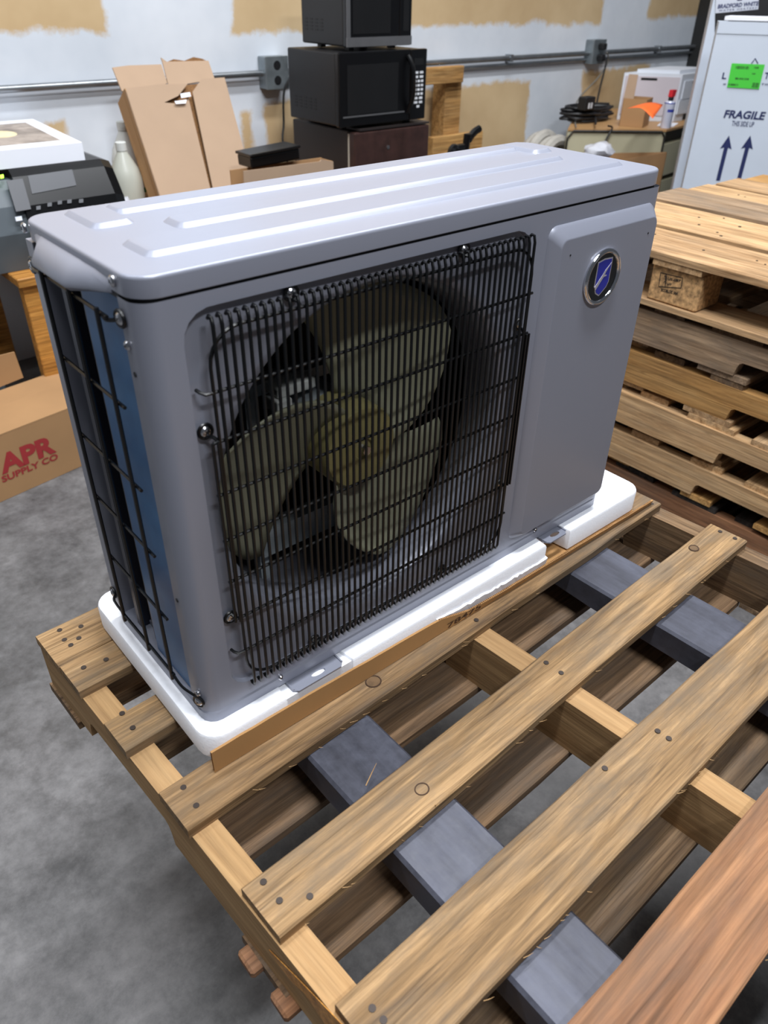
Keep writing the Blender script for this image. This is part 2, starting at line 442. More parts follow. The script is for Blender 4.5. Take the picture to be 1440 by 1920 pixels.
obj('split_edge', slab(B(), [onp(x, y, Vector((-.0644, -.3, BZ)), Vector((-1.205, -.0615, 0)).normalized()) for x, y in ((505, 1780), (560, 1835), (650, 1928), (616, 1928), (572, 1862), (550, 1842), (528, 1815))], (-.0008, 0, 0)), 'wood_desk', pal)
# nails, knots and cracks on the deck boards
def nail(k, x, y, r=.0038):
    bm = B(); disc(bm, (x, y, ZP+.0002), (0, 0, 1), r, .0009, 10); obj('nail', bm, 'nail', DB[k])
for k, pts in {0: [(112, 1182), (152, 1175), (121, 1200), (148, 1197), (133, 1210)], 1: [(157, 1252), (199, 1237)], 2: [(229, 1338), (249, 1365)],
               3: [(344, 1477), (368, 1511), (893, 1163), (1222, 945)], 4: [(494, 1654), (524, 1689), (1024, 1243), (1052, 1262), (1350, 997), (1378, 1010), (581, 1681)],
               5: [(698, 1891), (719, 1913), (1233, 1371), (1254, 1385), (1134, 1441)]}.items():
    for x, y in pts: q = onz(x, y, ZP); nail(k, q.x, q.y)
def knot(k, x, y, r):
    q = onz(x, y, ZP); bm = B()
    tube(bm, [q+Vector((r*math.cos(a*math.pi/9), r*.9*math.sin(a*math.pi/9), .0002)) for a in range(18)], .0011, 5, True)
    o = obj('knot_ring', bm, 'knot_rim', DB[k])
    bm = B(); disc(bm, q+Vector((0, 0, -.0006)), (0, 0, 1), r*.9, .0009, 18); obj('knot', bm, 'knot', DB[k])
knot(4, 791, 1480, .0088); knot(4, 1301, 1028, .0085); knot(3, 700, 1278, .011)
def splinter(k, a, b, c):
    bm = B(); tube(bm, [onz(*a, ZP), onz(*b, ZP)+Vector((0, 0, .006)), onz(*c, ZP)+Vector((0, 0, .012))], [.0007, .0006, .0002], 5)
    obj('splinter', bm, 'wood_fresh', DB[k])
for k in (3, 4, 5, 6):
    M = MW[DB[k].name]; (xa, ya), (xb, yb), W_ = main_boards[k][0], main_boards[k][1], main_boards[k][2]; bm = B(); L_b = math.hypot(xb-xa, yb-ya)
    for j in range(18):
        x = rnd.uniform(-L_b/2+.03, L_b/2-.03); a = Vector((x, -W_/2-.0004, rnd.uniform(-.014, -.002))); d = Vector((rnd.uniform(.004, .013), -rnd.uniform(.0008, .004), -rnd.uniform(0, .006)))
        tube(bm, [M @ a, M @ (a+d*.5+Vector((0, -.0005, 0))), M @ (a+d)], [.0004, .0003, .0001], 3)
    o = obj('edge_splinters', bm, 'wood_fresh', DB[k]); o['kind'] = 'stuff'
splinter(4, (686, 1473), (697, 1455), (706, 1442)); splinter(4, (815, 1510), (822, 1514), (816, 1524))

# ================================================================== forks
for lab, x0, x1, d in (('left bare steel fork carrying the pallet, nearer the open floor', .092, .196, 0), ('right bare steel fork carrying the pallet, nearer the pallet stack', .644, .752, .018)):
    bm = B(); z1 = SZ-.0015
    loft(bm, [[Vector((a, y, z)) for a, z in ((x0+s, z1-.045+t), (x1+s, z1-.045+t), (x1+s, z1-.004), (x1-.004+s, z1), (x0+.004+s, z1), (x0+s, z1-.004))]
              for y, s, t in ((.42, 0, .03), (.3, 0, .015), (-.1, d*.3, 0), (-.6, d, 0), (-1.25, d*1.8, 0))])
    o = tag(obj('forklift_fork', bm, 'fork_steel'), lab, 'fork', 'two steel forks under the pallet')

# ================================================================== foam tray and its cardboard
FX0, FX1, FY0, FY1 = -.016, .878, -.024, .318
def foam():
    n1, n2 = (.098, .205), (.607, .668)      # cut-outs for the feet
    bm = B(); r = .03
    def outline(front_notch):
        o = rrect(FX0, FX1, FY0, FY1, r, 5)   # ccw from right/back corner: ...
        if not front_notch: return o
        # insert the notches on the front edge (between the last two corner arcs)
        i = next(k for k in range(len(o)) if abs(o[k][1]-FY0) < 1e-6)
        front = [(n1[0], FY0), (n1[0]+.006, .012), (n1[1]-.006, .012), (n1[1], FY0), (n2[0], FY0), (n2[0]+.004, .012), (n2[1]-.004, .012), (n2[1], FY0)]
        return o[:i+1]+front+o[i+1:]
    base = outline(True)
    e = .0035
    def lp(z, d): return [Vector((x, y, z)) for x, y in (inset(base, d) if d else base)]
    loft(bm, [lp(ZB-.0428, e), lp(ZB-.039, 0), lp(ZB-.005, 0), lp(ZB-.0015, .0015), lp(ZB-.0004, .004)])
    bmesh.ops.triangulate(bm, faces=[f for f in bm.faces if len(f.verts) > 4])
    return bm
fo = thing('foam_tray', 'white foam packing tray beneath the grey outdoor unit', 'foam tray', (.43, .15, ZB-.044))
obj('tray_body', foam(), 'bulb_foam', fo, True, 35)
bm = B()
for a, b in ((.60, .675),): box(bm, a-.004, b+.004, FY0+.004, .012, ZB-.043, ZB-.032)
bm2 = cbox(.085, .22, FY0+.003, .013, ZB-.0425, ZB-.0055); obj('notch_floor', bm2, 'bulb_foam', fo)
bm = B(); disc(bm, (.835, .03, ZB-.0003), (0, 0, 1), .014, .0006, 20); obj('moulding_mark', bm, 'foam_sheet', fo)
# ragged torn lip along the front of the foam
bm = B(); top = []; bot = []
for k in range(41):
    x = .36+k*.0125*.5
    top.append(Vector((x, FY0-.0025-rnd.uniform(0, .002), ZB-.018-.010*math.sin(min(1, k/30)*1.5)+rnd.uniform(-.002, .002)))); bot.append(Vector((x, FY0-.0015, ZB-.040)))
inn = [Vector((p.x, FY0+.003, p.z+.002)) for p in top]; inb = [Vector((p.x, FY0+.003, p.z)) for p in bot]
loft(bm, [top, bot, inb, inn, top], False, False, False); obj('torn_lip', bm, 'foam_sheet', fo)

ct = thing('cardboard_tray', 'brown corrugated tray sheet folded up along the front of the foam', 'cardboard', (.43, -.02, ZP))
box(bm := B(), FX0+.01, .86, FY0, .28, ZP+.0011, ZP+.0019); obj('tray_sheet', bm, 'cardboard', ct)
Y0 = FY0-.0035
def fz(x):                                   # top edge of the flap: tall at the left, torn low from the middle on
    if x < .10: return .0375-.02*(x-FX0)*.3
    if x < .36: return .0372-(x-.10)*.030
    if x < .42: return .0294-(x-.36)*.27
    return .0132-(x-.42)*.004
xs = [FX0+.0]+[FX0+(.905-FX0)*k/46 for k in range(1, 47)]
def lean(x): return -.012*max(0, min(1, (x-.4)/.1))
bm = B(); fr_b = [Vector((x, Y0-.0045, ZP+.0011)) for x in xs]; fr_t = [Vector((x, Y0-.004+lean(x)*.3, ZP+fz(x)+rnd.uniform(-.0005, .0005))) for x in xs]
bk_t = [p+Vector((0, .0034, 0)) for p in fr_t]; bk_b = [p+Vector((0, .0034, 0)) for p in fr_b]
loft(bm, [fr_b, fr_t, bk_t, bk_b, fr_b], False, False, False); fl = obj('front_flap', bm, 'cardboard', ct)
bm = B()                                     # the corrugation showing along the torn edge
for k in range(150):
    x = .36+k*.0036; z = ZP+fz(x)
    box(bm, x, x+.0017, Y0-.0034+lean(x)*.3, Y0-.0012+lean(x)*.3, z, z+.0006)
c_ = obj('corrugation', bm, 'cardboard_edge', fl); c_['kind'] = 'stuff'
text('78475', 'print_brown', fl, (.376, Y0-.0046, ZP+.004), (1, 0, 0), (0, 0, 1), .072, .010, .02, .0008)

# ================================================================== outdoor unit
W, H, D, ZL = .77, .5475, .257, .525
ac = thing('outdoor_unit', 'grey air conditioner outdoor unit with black fan grille and blue oval badge', 'air conditioner', (W/2, D/2, ZB))
U = lambda x, y, z: Vector((x, y, z+ZB))
RC = (.2715, .275); RR = .2155
def rect_ray(x0, x1, z0, z1, r, n=192):
    """rounded rectangle sampled along rays from the ring centre"""
    base = rrect(x0, x1, z0, z1, r, 10); out = []
    for k in range(n):
        a = 2*math.pi*k/n; d = Vector((math.cos(a), math.sin(a))); best = None
        for i in range(len(base)):
            p, q = Vector(base[i])-Vector(RC), Vector(base[(i+1) % len(base)])-Vector(RC); e = q-p
            den = d.x*(-e.y)+e.x*d.y
            if abs(den) < 1e-12: continue
            t = (p.x*(-e.y)+e.x*p.y)/den; u = (d.x*p.y-d.y*p.x)/den
            if t > 0 and -1e-6 <= u <= 1+1e-6: best = t if best is None else min(best, t)
        out.append((RC[0]+d.x*best, RC[1]+d.y*best))
    return out
def front_panel():
    bm = B()
    r0 = rect_ray(.038, .505, .036, .511, .03); r1 = rect_ray(.0395, .5035, .0375, .5095, .029); r2 = rect_ray(.0415, .5015, .0395, .5075, .028)
    cir = lambda rad: [(RC[0]+rad*math.cos(2*math.pi*k/192), RC[1]+rad*math.sin(2*math.pi*k/192)) for k in range(192)]
    P = lambda L, y: [U(x, y, z) for x, z in L]
    loft(bm, [P(r0, 0), P(r1, .0062), P(r2, .0068), P(cir(RR+.012), .0072), P(cir(RR+.004), .0082), P(cir(RR), .012)], False, False)
    outer = [(.02, 0.0), (.758, 0.0), (.758, ZL), (.02, ZL)]
    vs = [bm.verts.new(U(x, 0, z)) for x, z in outer]; es = [bm.edges.new((vs[i], vs[(i+1) % 4])) for i in range(4)]
    bm.verts.ensure_lookup_table(); ring = bm.verts[:192]
    es += [bm.edges.get((ring[i], ring[(i+1) % 192])) for i in range(192)]
    bmesh.ops.triangle_fill(bm, edges=es, use_beauty=True, use_dissolve=False)
    # rounded left corner and the strip up to the coil opening
    path = [(.02, 0)]+[(.02-.02*math.sin(R(a)), .02-.02*math.cos(R(a))) for a in range(15, 91, 15)]+[(0, .036), (.012, .037)]
    loft(bm, [[U(x, y, 0) for x, y in path], [U(x, y, ZL) for x, y in path]], False, False, False)
    path = [(.758, 0)]+[(.758+.012*math.sin(R(a)), .012-.012*math.cos(R(a))) for a in range(15, 91, 15)]+[(.77, D), (.75, D)]
    loft(bm, [[U(x, y, 0) for x, y in path], [U(x, y, ZL) for x, y in path]], False, False, False)
    return bm
fp = obj('front_panel', front_panel(), 'paint_grey', ac, True, 50, wn=True)
bm = B()
for pth in ([(.033, 0)], ):
    pass
ring = lambda rad, y: [U(RC[0]+rad*math.cos(2*math.pi*k/72), y, RC[1]+rad*math.sin(2*math.pi*k/72)) for k in range(72)]
loft(bm, [ring(RR, .012), ring(RR-.004, .017), ring(RR-.006, .026), ring(RR-.0065, .068), ring(RR-.003, .072), ring(RR+.01, .072)], False, False)
obj('fan_shroud', bm, 'paint_grey', ac, True, 50)
# service panel: a raised field with sloping sides
bm = B(); sx0, sx1, sz0, sz1 = .534, .757, .028, .506
o_ = rrect(sx0, sx1, sz0, sz1, .014, 5); i_ = rrect(sx0+.015, sx1-.005, sz0+.012, sz1-.017, .010, 5)
loft(bm, [[U(x, -.0001, z) for x, z in o_], [U(x, -.0045, z) for x, z in rrect(sx0+.003, sx1-.001, sz0+.003, sz1-.003, .0135, 5)], [U(x, -.0125, z) for x, z in rrect(sx0+.013, sx1-.0042, sz0+.010, sz1-.015, .011, 5)], [U(x, -.0135, z) for x, z in i_]], False, True)
sv = obj('service_panel', bm, 'paint_grey', ac, True, 50, wn=True)
for x, z in ((.566, .470), (.735, .470)):
    bm = B(); disc(bm, U(x, -.0135, z), (0, -1, 0), .0013, .0004, 8); obj('pin_hole', bm, 'inner_black', sv)
# base pan with a lip and the two mounting feet
bm = B(); loft(bm, [[U(x, y, .0002) for x, y in rrect(-.001, .771, -.0015, D+.001, .02, 4)], [U(x, y, .014) for x, y in rrect(-.001, .771, -.0015, D+.001, .02, 4)], [U(x, y, .017) for x, y in rrect(.001, .769, .0005, D-.001, .019, 4)]])
bp = obj('base_pan', bm, 'paint_grey', ac, True, 30)
def foot(x0, x1):
    bm = B(); y0, y1 = -.0225, .002; z = -.0042
    o = [(x0, y1), (x0, y0+.006), (x0+.006, y0), (x1-.006, y0), (x1, y0+.006), (x1, y1)]
    cx = (x0+x1)/2+.004; hole = [(cx+.011*math.cos(k*math.pi/8), -.0115+.0045*math.sin(k*math.pi/8)) for k in range(16)]
    for zz in (z, z+.0022):
        a = [bm.verts.new(U(x, y, zz)) for x, y in o]; b = [bm.verts.new(U(x, y, zz)) for x, y in hole]
        es = [bm.edges.new((q[i], q[(i+1) % len(q)])) for q in (a, b) for i in range(len(q))]
        bmesh.ops.triangle_fill(bm, edges=es, use_beauty=True)
    loft(bm, [[U(x, y, z) for x, y in o], [U(x, y, z+.0022) for x, y in o]], False, False)
    loft(bm, [[U(x, y, z) for x, y in hole], [U(x, y, z+.0022) for x, y in hole]], False, False)
    for xx in (x0, x1-.002): box(bm, xx, xx+.002, y0+.005, y1, ZB+z+.002, ZB+z+.0042)
    box(bm, x0, x1, .0, .0022, ZB+z, ZB+.004)
    obj('mounting_foot', bm, 'paint_grey', ac)
foot(.112, .192); foot(.612, .664)
bm = B(); disc(bm, (.156, -.0115, ZB-.0052), (0, 0, 1), .01, .0005, 14); obj('slot_foam', bm, 'bulb_foam', fo)  # white foam seen through the slot of the left foot
# top cover
bm = B(); lx0, lx1, ly0, ly1 = -.0004, .7704, -.0004, .2574
L_ = lambda d, z, r=.026: [U(x, y, z) for x, y in rrect(lx0+d, lx1-d, ly0+d, ly1-d, r-d*.8, 7)]
loft(bm, [L_(.006, ZL+.0026), L_(.0006, ZL+.0026), L_(0, ZL+.0034), L_(.0001, H-.0036), L_(.0008, H-.0015), L_(.0020, H-.0004), L_(.0038, H)], True, True)
obj('seam', loft(B(), [[U(x, y, z) for x, y in rrect(.002, .768, .002, D-.002, .022, 6)] for z in (ZL-.004, ZL+.0027)]), 'inner_black', ac)
lid = obj('top_cover', bm, 'paint_grey', ac, True, 50, wn=True)
def plateau(poly, h=.0042, s=.0075, wn=True):
    bm = B(); f = lambda L, z: [U(x, y, z) for x, y in L]
    loft(bm, [f(poly, H-.0004), f(inset(poly, s*.25), H+.0008), f(inset(poly, s*.8), H+h*.9), f(inset(poly, s), H+h)], False, True)
    bmesh.ops.triangulate(bm, faces=[q for q in bm.faces if len(q.verts) > 4])
    obj('embossed_rib', bm, 'paint_grey', lid, True, 50 if wn else 25, wn=wn)
def chamf(poly, d=.014, n=5):
    out = []
    for i in range(len(poly)):
        p0, p, p1 = Vector(poly[i-1]), Vector(poly[i]), Vector(poly[(i+1) % len(poly)])
        a = p+(p0-p).normalized()*d; b = p+(p1-p).normalized()*d
        for k in range(n+1):
            t = k/n; out.append(tuple(a*(1-t)**2+p*2*t*(1-t)+b*t*t))
    return out
plateau(chamf([(.036, .044), (.742, .044), (.742, .106), (.036, .106)]))
plateau(chamf([(.103, .113), (.706, .118), (.706, .160), (.103, .157)]))
for rect in ((.036, .084, .160, .244), (.078, .705, .200, .242), (.698, .742, .168, .244)):
    plateau(h=.0042 if rect[1]-rect[0] < .1 else .00405, poly=chamf([(rect[0], rect[2]), (rect[1], rect[2]), (rect[1], rect[3]), (rect[0], rect[3])], .014))
# handle hood at the left end of the cover
bm = B(); hy = [(.222, 0), (.205, .3), (.188, 1), (.108, 1), (.075, .45), (.045, 0)]
prof = lambda k: [(lx0+.002, H-.0075), (lx0-.010*k, H-.011-.001*k), (lx0-.019*k, H-.020-.006*k), (lx0-.0185*k, ZL-.008*k), (lx0-.014*k, ZL-.012*k), (lx0+.004, ZL-.010*k)]
loft(bm, [[U(x, y, z) for x, z in prof(k)] for y, k in hy]); obj('handle_hood', bm, 'paint_grey', lid, True, 40)
def screw(parent, p, n, r=.0052):
    bm = B(); disc(bm, p, n, r, .0036, 14, True); s = obj('screw', bm, 'screw', parent, True, 30)
    c = Vector(p)+Vector(n).normalized()*.0034; q = Vector(n).orthogonal().normalized(); bm = B()
    for d in (q, Vector(n).normalized().cross(q)): tube(bm, [c-d*r*.42, c+d*r*.42], .0006, 4)
    obj('cross_slot', bm, 'inner_black', s)
for y, z in ((.036, .538), (.247, .538)): screw(lid, U(lx0, y, z), (-1, 0, 0))
for p in ((0, .030, .482), (0, .016, .045)): screw(fp, U(*p), (-1, -.15, 0), .0045)
for x, y, z in ((-.0003, .027, .455), (-.0003, .027, .185), (-.0003, .020, .03), (-.0003, .029, .503)):
    bm = B(); disc(bm, U(x, y, z), (-1, 0, 0), .0026, .0005, 10); obj('hole', bm, 'inner_black', fp)
screw(fp, U(.105, -.0003, .014), (0, -1, 0), .004); screw(fp, U(.60, -.0003, .020), (0, -1, 0), .004)
# left end: blue coil, end plates and dark depth
bm = cbox(.006, .03, .038, .140, .019+ZB, .523+ZB); obj('coil', bm, 'coil_blue', ac)
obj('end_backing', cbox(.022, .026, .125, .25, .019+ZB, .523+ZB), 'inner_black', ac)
obj('end_plate', cbox(.012, .024, .152, .160, .019+ZB, .523+ZB), 'dark_strip', ac)
obj('end_plate', cbox(.008, .024, .193, .204, .019+ZB, .523+ZB), 'dark_strip', ac)
obj('corner_post', cbox(.0, .024, .238, D, .017+ZB, ZL+ZB), 'paint_grey', ac)
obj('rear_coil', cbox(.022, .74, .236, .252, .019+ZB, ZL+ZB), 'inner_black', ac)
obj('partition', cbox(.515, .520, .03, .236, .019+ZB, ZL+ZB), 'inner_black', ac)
for x, y in ((.5135, .10), (.5135, .155)): obj('partition_rib', cbox(x, x+.002, y, y+.010, .10+ZB, .45+ZB), 'dark_strip', ac)
# side guard
gd = obj('side_guard', tube(B(), [U(-.012, .195, .056), U(-.012, .05, .056)], .0021), 'wire_black', ac, True)
rows = [.506, .418, .325, .241, .150]
for z in rows: obj('wire', tube(B(), [U(-.0095, .197, z), U(-.0095, .043, z)], .0019), 'wire_black', gd, True)
for y in (.055, .118, .188): obj('wire', tube(B(), [U(-.0130, y, .046), U(-.0130, y, .512)], .0022), 'wire_black', gd, True)
def clip(parent, p, n, path):
    p = Vector(p); n = Vector(n).normalized(); s = n.orthogonal().normalized(); q = n.cross(s)
    bm = B(); tube(bm, [p+n*.0022+(s*math.cos(a*math.pi/8)+q*math.sin(a*math.pi/8))*.0074 for a in range(16)], .0018, 6, True)
    c = obj('clip_ring', bm, 'wire_black', parent, True)
    if path: obj('clip_arm', tube(B(), path, .0019), 'wire_black', c, True)
    screw(c, p+n*.0016, n, .0058)
clip(gd, U(0, .033, .506), (-1, -.1, 0), catmull([U(-.0095, .055, .506), U(-.0095, .046, .503), U(-.003, .0395, .503)], 4))
clip(gd, U(0, .248, .500), (-1, 0, 0), catmull([U(-.0095, .19, .506), U(-.009, .225, .503), U(-.003, .240, .500)], 3))
clip(gd, U(0, .014, .034), (-1, -.4, 0), catmull([U(-.012, .055, .056), U(-.011, .035, .048), U(-.003, .020, .039)], 4))
clip(gd, U(0, .247, .050), (-1, 0, 0), catmull([U(-.012, .19, .056), U(-.010, .225, .054), U(-.003, .240, .05)], 3))
# fan grille: a rounded frame wire, cross wires and upright wires
YG = -.0115
lp_ = [U(x, YG+.0034, z) for x, z in rrect(.057, .501, .050, .492, .034, 6)]
gr = obj('fan_grille', tube(B(), lp_, .0020, 6, True), 'wire_black', ac, True)
for z, xa, xb, hook in ((.433, .054, .507, 1), (.381, .050, .507, 0), (.321, .047, .507, 0), (.264, .047, .507, 0), (.208, .047, .507, 0), (.152, .050, .507, 0), (.099, .053, .507, 1)):
    pts = [U(xb, YG+.0034, z), U(xa, YG+.0034, z)]
    if hook: pts += [U(xa-.005, YG+.004, z), U(xa-.009, YG+.008, z+.002), U(xa-.010, YG+.013, z+.003)]
    obj('cross_wire', tube(B(), pts, .0018), 'wire_black', gr, True)
bm = B(); za, zb = .040, .503
tube(bm, [(0, .0085, zb-.001), (0, .006, zb+.002), (0, .002, zb+.0015), (0, 0, zb-.006), (0, 0, za+.006), (0, .002, za-.0015), (0, .006, za-.002), (0, .0085, za+.001)], .0019, 6)
me = finish(bm, True, 60, 'upright_wire'); NW = 48
for k in range(NW):
    x = .0625+(.4955-.0625)*k/(NW-1)
    if k in (10, 36) : pass
    link('upright_wire', me, 'wire_black', gr, Matrix.Translation(U(x, YG, 0)))
for x in (.0475, .0535): obj('upright_wire', tube(B(), [U(x, YG, .150 if x > .05 else .152), U(x, YG, .383)], .0017), 'wire_black', gr, True)
for x in (.5015, .5065): obj('upright_wire', tube(B(), [U(x, YG, .152), U(x, YG, .381)], .0017), 'wire_black', gr, True)
for x, z, bx, bz in ((.157, .503, .161, .490), (.391, .503, .395, .490), (.049, .390, .056, .381), (.049, .148, .056, .152), (.503, .390, .500, .381), (.503, .146, .500, .152), (.162, .041, .164, .052), (.392, .041, .390, .052)):
    clip(gr, U(x, .0055, z), (0, -1, 0), catmull([U(bx, YG+.004, bz), U((x+bx)/2, YG+.008, (z+bz)/2), U(x, .002, z+(-.006 if bz < z else .006))], 4))
# fan
fan = obj('fan_hub', loft(B(), [[U(RC[0]+r*math.cos(2*math.pi*k/36), y, RC[1]+r*math.sin(2*math.pi*k/36)) for k in range(36)] for r, y in ((.055, .10), (.055, .045), (.052, .039), (.030, .036), (.014, .035), (.013, .038))]), 'fan_hub', ac, True)
bm = B(); disc(bm, U(RC[0], .038, RC[1]), (0, -1, 0), .006, .010, 8); obj('hub_nut', bm, 'screw', fan)
def blade(a0):
    bm = B(); nr, na = 9, 14; g = []
    for i in range(nr+1):
        t = i/nr; row = []
        lo_, hi = a0-15+53*t, a0+90+17*t
        for j in range(na+1):
            q = j/na; a = R(lo_+(hi-lo_)*q); r = .050+(.201-.050)*t
            if q < .22: r = .050+(r-.050)*(1-.10*((.22-q)/.22)**2)
            if q > .85: r = .050+(r-.050)*(1-.10*((q-.85)/.15)**2)
            y = .046+.046*q+.004*math.sin(math.pi*q)-.006*t*(1-q)
            row.append(bm.verts.new(U(RC[0]+r*math.cos(a), y, RC[1]+r*math.sin(a))))
        g.append(row)
    for i in range(nr):
        for j in range(na): bm.faces.new((g[i][j], g[i+1][j], g[i+1][j+1], g[i][j+1]))
    o = obj('fan_blade', bm, 'fan_plastic', ac, True, 60)
    md = o.modifiers.new('thickness', 'SOLIDIFY'); md.thickness = .0028
for a in (1, 121, 241): blade(a)
bm = B(); disc(bm, U(RC[0], .175, RC[1]), (0, -1, 0), .05, .07, 24); mo = obj('fan_motor', bm, 'galv', ac, True)
for x in (.185, .335): obj('motor_bracket', cbox(x, x+.018, .165, .180, .02+ZB, .45+ZB), 'galv', ac)
obj('motor_bracket', cbox(.185, .353, .166, .178, .205+ZB, .222+ZB), 'galv', ac)
obj('motor_bracket', cbox(.185, .353, .150, .180, .325+ZB, .34+ZB), 'galv', ac)
obj('motor_bracket', cbox(.185, .353, .152, .178, .075+ZB, .118+ZB), 'galv', ac)
bm = cbox(.205, .262, .118, .150, .330+ZB, .344+ZB, .002); box(bm, .200, .222, .112, .140, .312+ZB, .33+ZB, .002); obj('cable_clamp', bm, 'white_plastic', ac)
obj('pan_floor', cbox(.02, .515, .03, .236, .018+ZB, .024+ZB), 'paint_grey_inner', ac)
# badge
bc = (.6405, .4285); BY = -.0136
bm = B(); tube(bm, [U(bc[0]+.0345*math.cos(k*math.pi/24), BY-.002, bc[1]+.0345*math.sin(k*math.pi/24)) for k in range(48)], .0034, 10, True); bg = obj('badge_ring', bm, 'chrome', ac, True)
bm = B(); disc(bm, U(bc[0], BY, bc[1]), (0, -1, 0), .0335, .0025, 48); obj('badge_disc', bm, 'badge_black', bg)
sh = [(.628, .449), (.642, .4515), (.6595, .4505), (.660, .439), (.6598, .431), (.6596, .418), (.656, .411), (.642, .401), (.633, .406), (.628, .416), (.6278, .428), (.6279, .439)]
sh = [(bc[0]+(x-.6437)*1.0, bc[1]+(z-.4265)) for x, z in sh][::-1]
if sum(sh[i-1][0]*sh[i][1]-sh[i][0]*sh[i-1][1] for i in range(len(sh))) < 0: sh = sh[::-1]
f2 = lambda L, y: [U(x, y, z) for x, z in L]
o = obj('badge_outline', loft(B(), [f2(sh, BY-.0024), f2(sh, BY-.0030)]), 'badge_silver', bg)
o = obj('badge_shield', loft(B(), [f2(inset(sh, .0018), BY-.0029), f2(inset(sh, .0018), BY-.0034)]), 'badge_blue', bg)
sl = [(.6585, .4445), (.6495, .4345), (.6462, .4295), (.651, .4285), (.6505, .4272), (.6450, .4268), (.6305, .4105), (.6285, .4160), (.6415, .4295), (.6465, .4355)]
sl = [(bc[0]+(x-.6437), bc[1]+(z-.4265)) for x, z in sl]
bm = loft(B(), [f2(sl, BY-.0033), f2(sl, BY-.0038)]); bmesh.ops.triangulate(bm, faces=[q for q in bm.faces if len(q.verts) > 4]); obj('badge_mark', bm, 'badge_silver', bg)

# ================================================================== pallet stack on the right
def stringer_pallet(X0, Y0_, Y1_, z, label, mats, seed, jx=0, notch_at=None):
    r = random.Random(seed); X0 += jx
    p = thing('wooden_pallet', label, 'pallet', (X0+.5, (Y0_+Y1_)/2, z), 'pallets in the stack beside the outdoor unit')
    L = Y1_-Y0_; hgt = .0155
    for k, x in enumerate((X0+.018, X0+.50, X0+.985)):
        put('stringer', stringer_mesh(L, .089, .036, [((Y0_+Y1_)/2-notch_at, (Y0_+Y1_)/2-notch_at+.23)]), mats[0], p, (x, (Y0_+Y1_)/2, z+.0155+.089), -math.pi/2)
    ys = [Y0_+.07, Y0_+.24, Y0_+.42, Y0_+.60, Y0_+.78, Y0_+.96, Y1_-.06]
    for k, y in enumerate(ys):
        wd = r.choice((.088, .09, .132)) if k not in (0, 6) else .13
        e = r.uniform(.004, .03)
        deck(p, 'deck_board', (X0-.004+e, y+r.uniform(-.012, .012), z+.12), (X0+1.008+e, y+r.uniform(-.012, .012), z+.12), wd, .0155, mats[1], k % 3, 4)
    for k, y in enumerate((Y0_+.06, Y0_+.33, Y0_+.61, Y0_+.88, Y1_-.05)):
        e = -r.uniform(.0, .03)
        deck(p, 'bottom_board', (X0-.004-e, y+r.uniform(-.03, .03), z+.0155), (X0+1.005, y, z+.0155), r.choice((.088, .09, .132)), .0155, mats[2], k % 3, 4)
    return p
SX = 1.548; SY0, SY1 = -.42, .79
spec = [('lowest pallet of the stack, dark reddish wood, standing on the floor', ('wood_red', 'wood_old', 'wood_old'), 0),
        ('reddish brown pallet second from the floor in the stack', ('wood_red', 'wood_black', 'wood_grey'), .01),
        ('pale pallet with a round knot, third from the floor in the stack', ('wood_pale', 'wood_pale', 'wood_frame'), .0),
        ('honey coloured pallet in the middle of the stack, fourth from the floor', ('wood_pale', 'wood_pale', 'wood_pale'), -.006),
        ('brown stained pallet third from the top of the stack', ('wood_frame', 'wood_old', 'wood_pale'), .004),
        ('greyish weathered pallet second from the top of the stack', ('wood_grey', 'wood_old', 'wood_grey'), .0)]
nps = [.14, (1440, 1000), (1299, 908), (1342, 858), (1362, 775), (1378, 690)]
for k, (lab, ms, jx) in enumerate(spec):
    ny = nps[k] if k == 0 else onx(*nps[k], SX).y
    stringer_pallet(SX, SY0, SY1, k*.1208+.0006, lab, ms, 30+k, jx, round(ny, 3))
z = 6*.1208+.001
bp_ = thing('block_pallet', 'topmost pallet of the stack with pale deck and stamped chip block', 'pallet', (SX+.55, .18, z), 'pallets in the stack beside the outdoor unit')
zt = z+.016+.09+.022+.018
BY0, BY1 = onx(1312, 560, 1.548).y, onx(1222, 520, 1.548).y; BYC = (BY0+BY1)/2
for k, (x0, x1, ye, m) in enumerate([(1.530, 1.731, .84, 'wood_pale'), (1.744, 1.871, .82, 'wood_pale'), (1.885, 1.990, .80, 'wood_pale'), (2.007, 2.201, .785, 'wood_grey'), (2.216, 2.34, .765, 'wood_pale'), (2.352, 2.495, .745, 'wood_pale'), (2.508, 2.64, .73, 'wood_frame')]):
    TB = deck(bp_, 'deck_board', ((x0+x1)/2, -.42+rnd.uniform(-.01, .01), zt-(.006, .0, .005, .0, .004, .0, .003)[k]), ((x0+x1)/2, ye, zt-(.006, .0, .005, .0, .004, .0, .003)[k]), x1-x0, .018, m, k, 6)
    for j in range(5):
        bm = B(); disc(bm, (rnd.uniform(x0+.02, x1-.02), rnd.uniform(.2, .62), zt-(.006, .0, .005, .0, .004, .0, .003)[k]+.0006), (0, 0, 1), rnd.uniform(.0025, .0045), .0006, 8); obj('nail', bm, 'nail', TB)
for y in (-.36, BYC, .74): deck(bp_, 'stretcher_board', (1.5335, y, zt-.0245), (2.62, y, zt-.0245), .125 if y != BYC else BY1-BY0-.008, .015, 'wood_pale', 3, 4)
for x0, x1 in ((1.535, 1.665), (2.02, 2.15), (2.50, 2.63)):
    deck(bp_, 'bottom_board', ((x0+x1)/2, -.41, z+.016), ((x0+x1)/2, .80, z+.016), x1-x0, .016, 'wood_pale', 5, 5)
BLK = []
